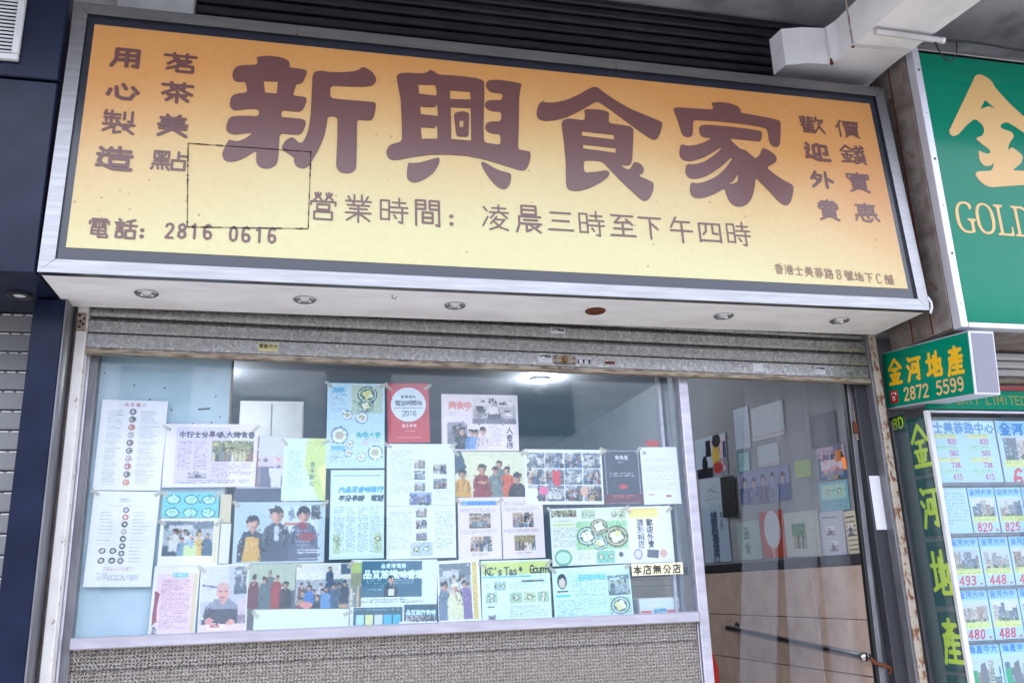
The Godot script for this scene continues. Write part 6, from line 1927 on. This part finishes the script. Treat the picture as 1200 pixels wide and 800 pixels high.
	for i in txt.length():
		if txt[i] != " ":
			put("letter", glyph_mesh(txt[i], 0.046, 0.040, 0.006), mats.olive, s, Vector3(0.05 + i * 0.0305, 1.968, 0.1738))
	put("top_rail", cbox(2.0, 0.012, 0.02, 0.002), mats.aluminium, s, Vector3(1.03, 1.9175, 0.150))
	put("front_pane", cbox(1.97, 1.86, 0.005, 0.0005), mats.glass, s, Vector3(1.012, 0.96, 0.166))
	var rows := [[1.745, 0.27], [1.492, 0.19], [1.280, 0.20], [1.068, 0.20], [0.855, 0.20]]
	for r in 4:
		put("shelf_strip", cbox(2.0, 0.010, 0.014, 0.001), mats.grey_metal, s, Vector3(1.03, [1.601, 1.388, 1.174, 0.962][r], 0.149))
	# green plates down the side, one character on each
	var plates := [["金", 1.778, 0.25, "topmost green plate with a lime character in the side of the showcase"], ["河", 1.515, 0.245, "second green plate from the top in the side of the showcase"], ["地", 1.237, 0.265, "third green plate from the top in the side of the showcase"], ["產", 0.965, 0.235, "fourth green plate from the top in the side of the showcase"], ["刊", 0.715, 0.235, "lowest green plate in the side of the showcase"]]
	var pg := "green name plates down the side of the showcase"
	for p in plates:
		var o := thing("name_plate", p[3], "name plate", Vector3(3.431, p[1], 0.087), pg)
		o.basis = Basis(Vector3(0, 0, 1), Vector3(0, 1, 0), Vector3(-1, 0, 0))
		put("plate", cbox(0.128, p[2], 0.004, 0.001), mats.dark_green, o)
		put("character", glyph_mesh(p[0], 0.112, p[2] * 0.78, 0.0185), mats.lime, o, Vector3(0.0, 0, 0.0024))
	var np := thing("number_plate", "small dark plate with 8D behind the rusty guide rail", "number plate", Vector3(3.431, 1.90, -0.045), "")
	np.basis = Basis(Vector3(0, 0, 1), Vector3(0, 1, 0), Vector3(-1, 0, 0))
	put("plate", cbox(0.11, 0.07, 0.004, 0.001), mats.dark_green, np)
	for i in 2:
		put("character", glyph_mesh("8D"[i], 0.06, 0.05, 0.008), mats.lime, np, Vector3(-0.012 + i * 0.04, 0, 0.0024))
	# the listing sheets
	var lg := "listing sheets in the showcase"
	var sheets := [
		[0, 0, 3.448, 0.325, "", "wide blue listing sheet with eight yellow and green entries"],
		[0, 1, 3.782, 0.30, "615", "listing sheet with a brown photo and the price 615 in large red figures"],
		[1, 2, 3.446, 0.128, "a", "plain pale blue sheet of small print beside the price 820"],
		[1, 1, 3.580, 0.132, "820", "small listing sheet with the red price eight two zero"], [1, 1, 3.718, 0.132, "825", "small listing sheet with the red price eight two five"], [1, 1, 3.856, 0.132, "790", "small listing sheet with the red price seven nine zero"],
		[2, 1, 3.446, 0.142, "493", "small listing sheet with the red price four nine three"], [2, 1, 3.594, 0.142, "448", "small listing sheet with the red price four four eight"], [2, 1, 3.742, 0.142, "430", "small listing sheet with the red price four three zero"],
		[3, 1, 3.446, 0.142, "480", "small listing sheet with the red price four eight zero"], [3, 1, 3.594, 0.142, "488", "small listing sheet with the red price four eight eight"], [3, 1, 3.742, 0.142, "465", "small listing sheet with the red price four six five"],
		[4, 3, 3.446, 0.155, "b", "listing sheet with two towers and a green strip beside the corner post"], [4, 3, 3.607, 0.155, "c", "listing sheet with a grey tower under the price 488"]]
	var i2 := 40
	for q in sheets:
		var hgt: float = rows[q[0]][1]
		i2 += 1
		var o := put("listing_sheet", sheet_mesh(q[3], hgt, 0.001, i2), printed(listing(q[1], q[4], q[3], hgt), 0.3), null, Vector3(q[2] + q[3] * 0.5, rows[q[0]][0], 0.1455))
		tag(o, q[5], "listing", lg)
	# the rolled white shutter over the agency
	var rs := thing("roller_shutter", "white slatted shutter rolled up between the green sign and the green band", "shutter", Vector3(3.56, 2.02, 0.10))
	var slat := prism([0.0, 0.0, 0.010, 0.004, 0.014, 0.012, 0.012, 0.030, 0.0, 0.034], 1.9)
	for k in 5:
		put("slat", slat, mats.white_paint if k != 1 else mats.rail_angle, rs, Vector3(1.9, k * 0.038, 0.0), Vector3(0, -PI / 2, 0))
	put("back", cbox(1.9, 0.2, 0.006, 0.001), mats.dull_grey, rs, Vector3(0.95, 0.095, -0.01))
	put("red_strip", cbox(1.9, 0.022, 0.003, 0.001), mats.red, rs, Vector3(0.95, 0.018, 0.0165))
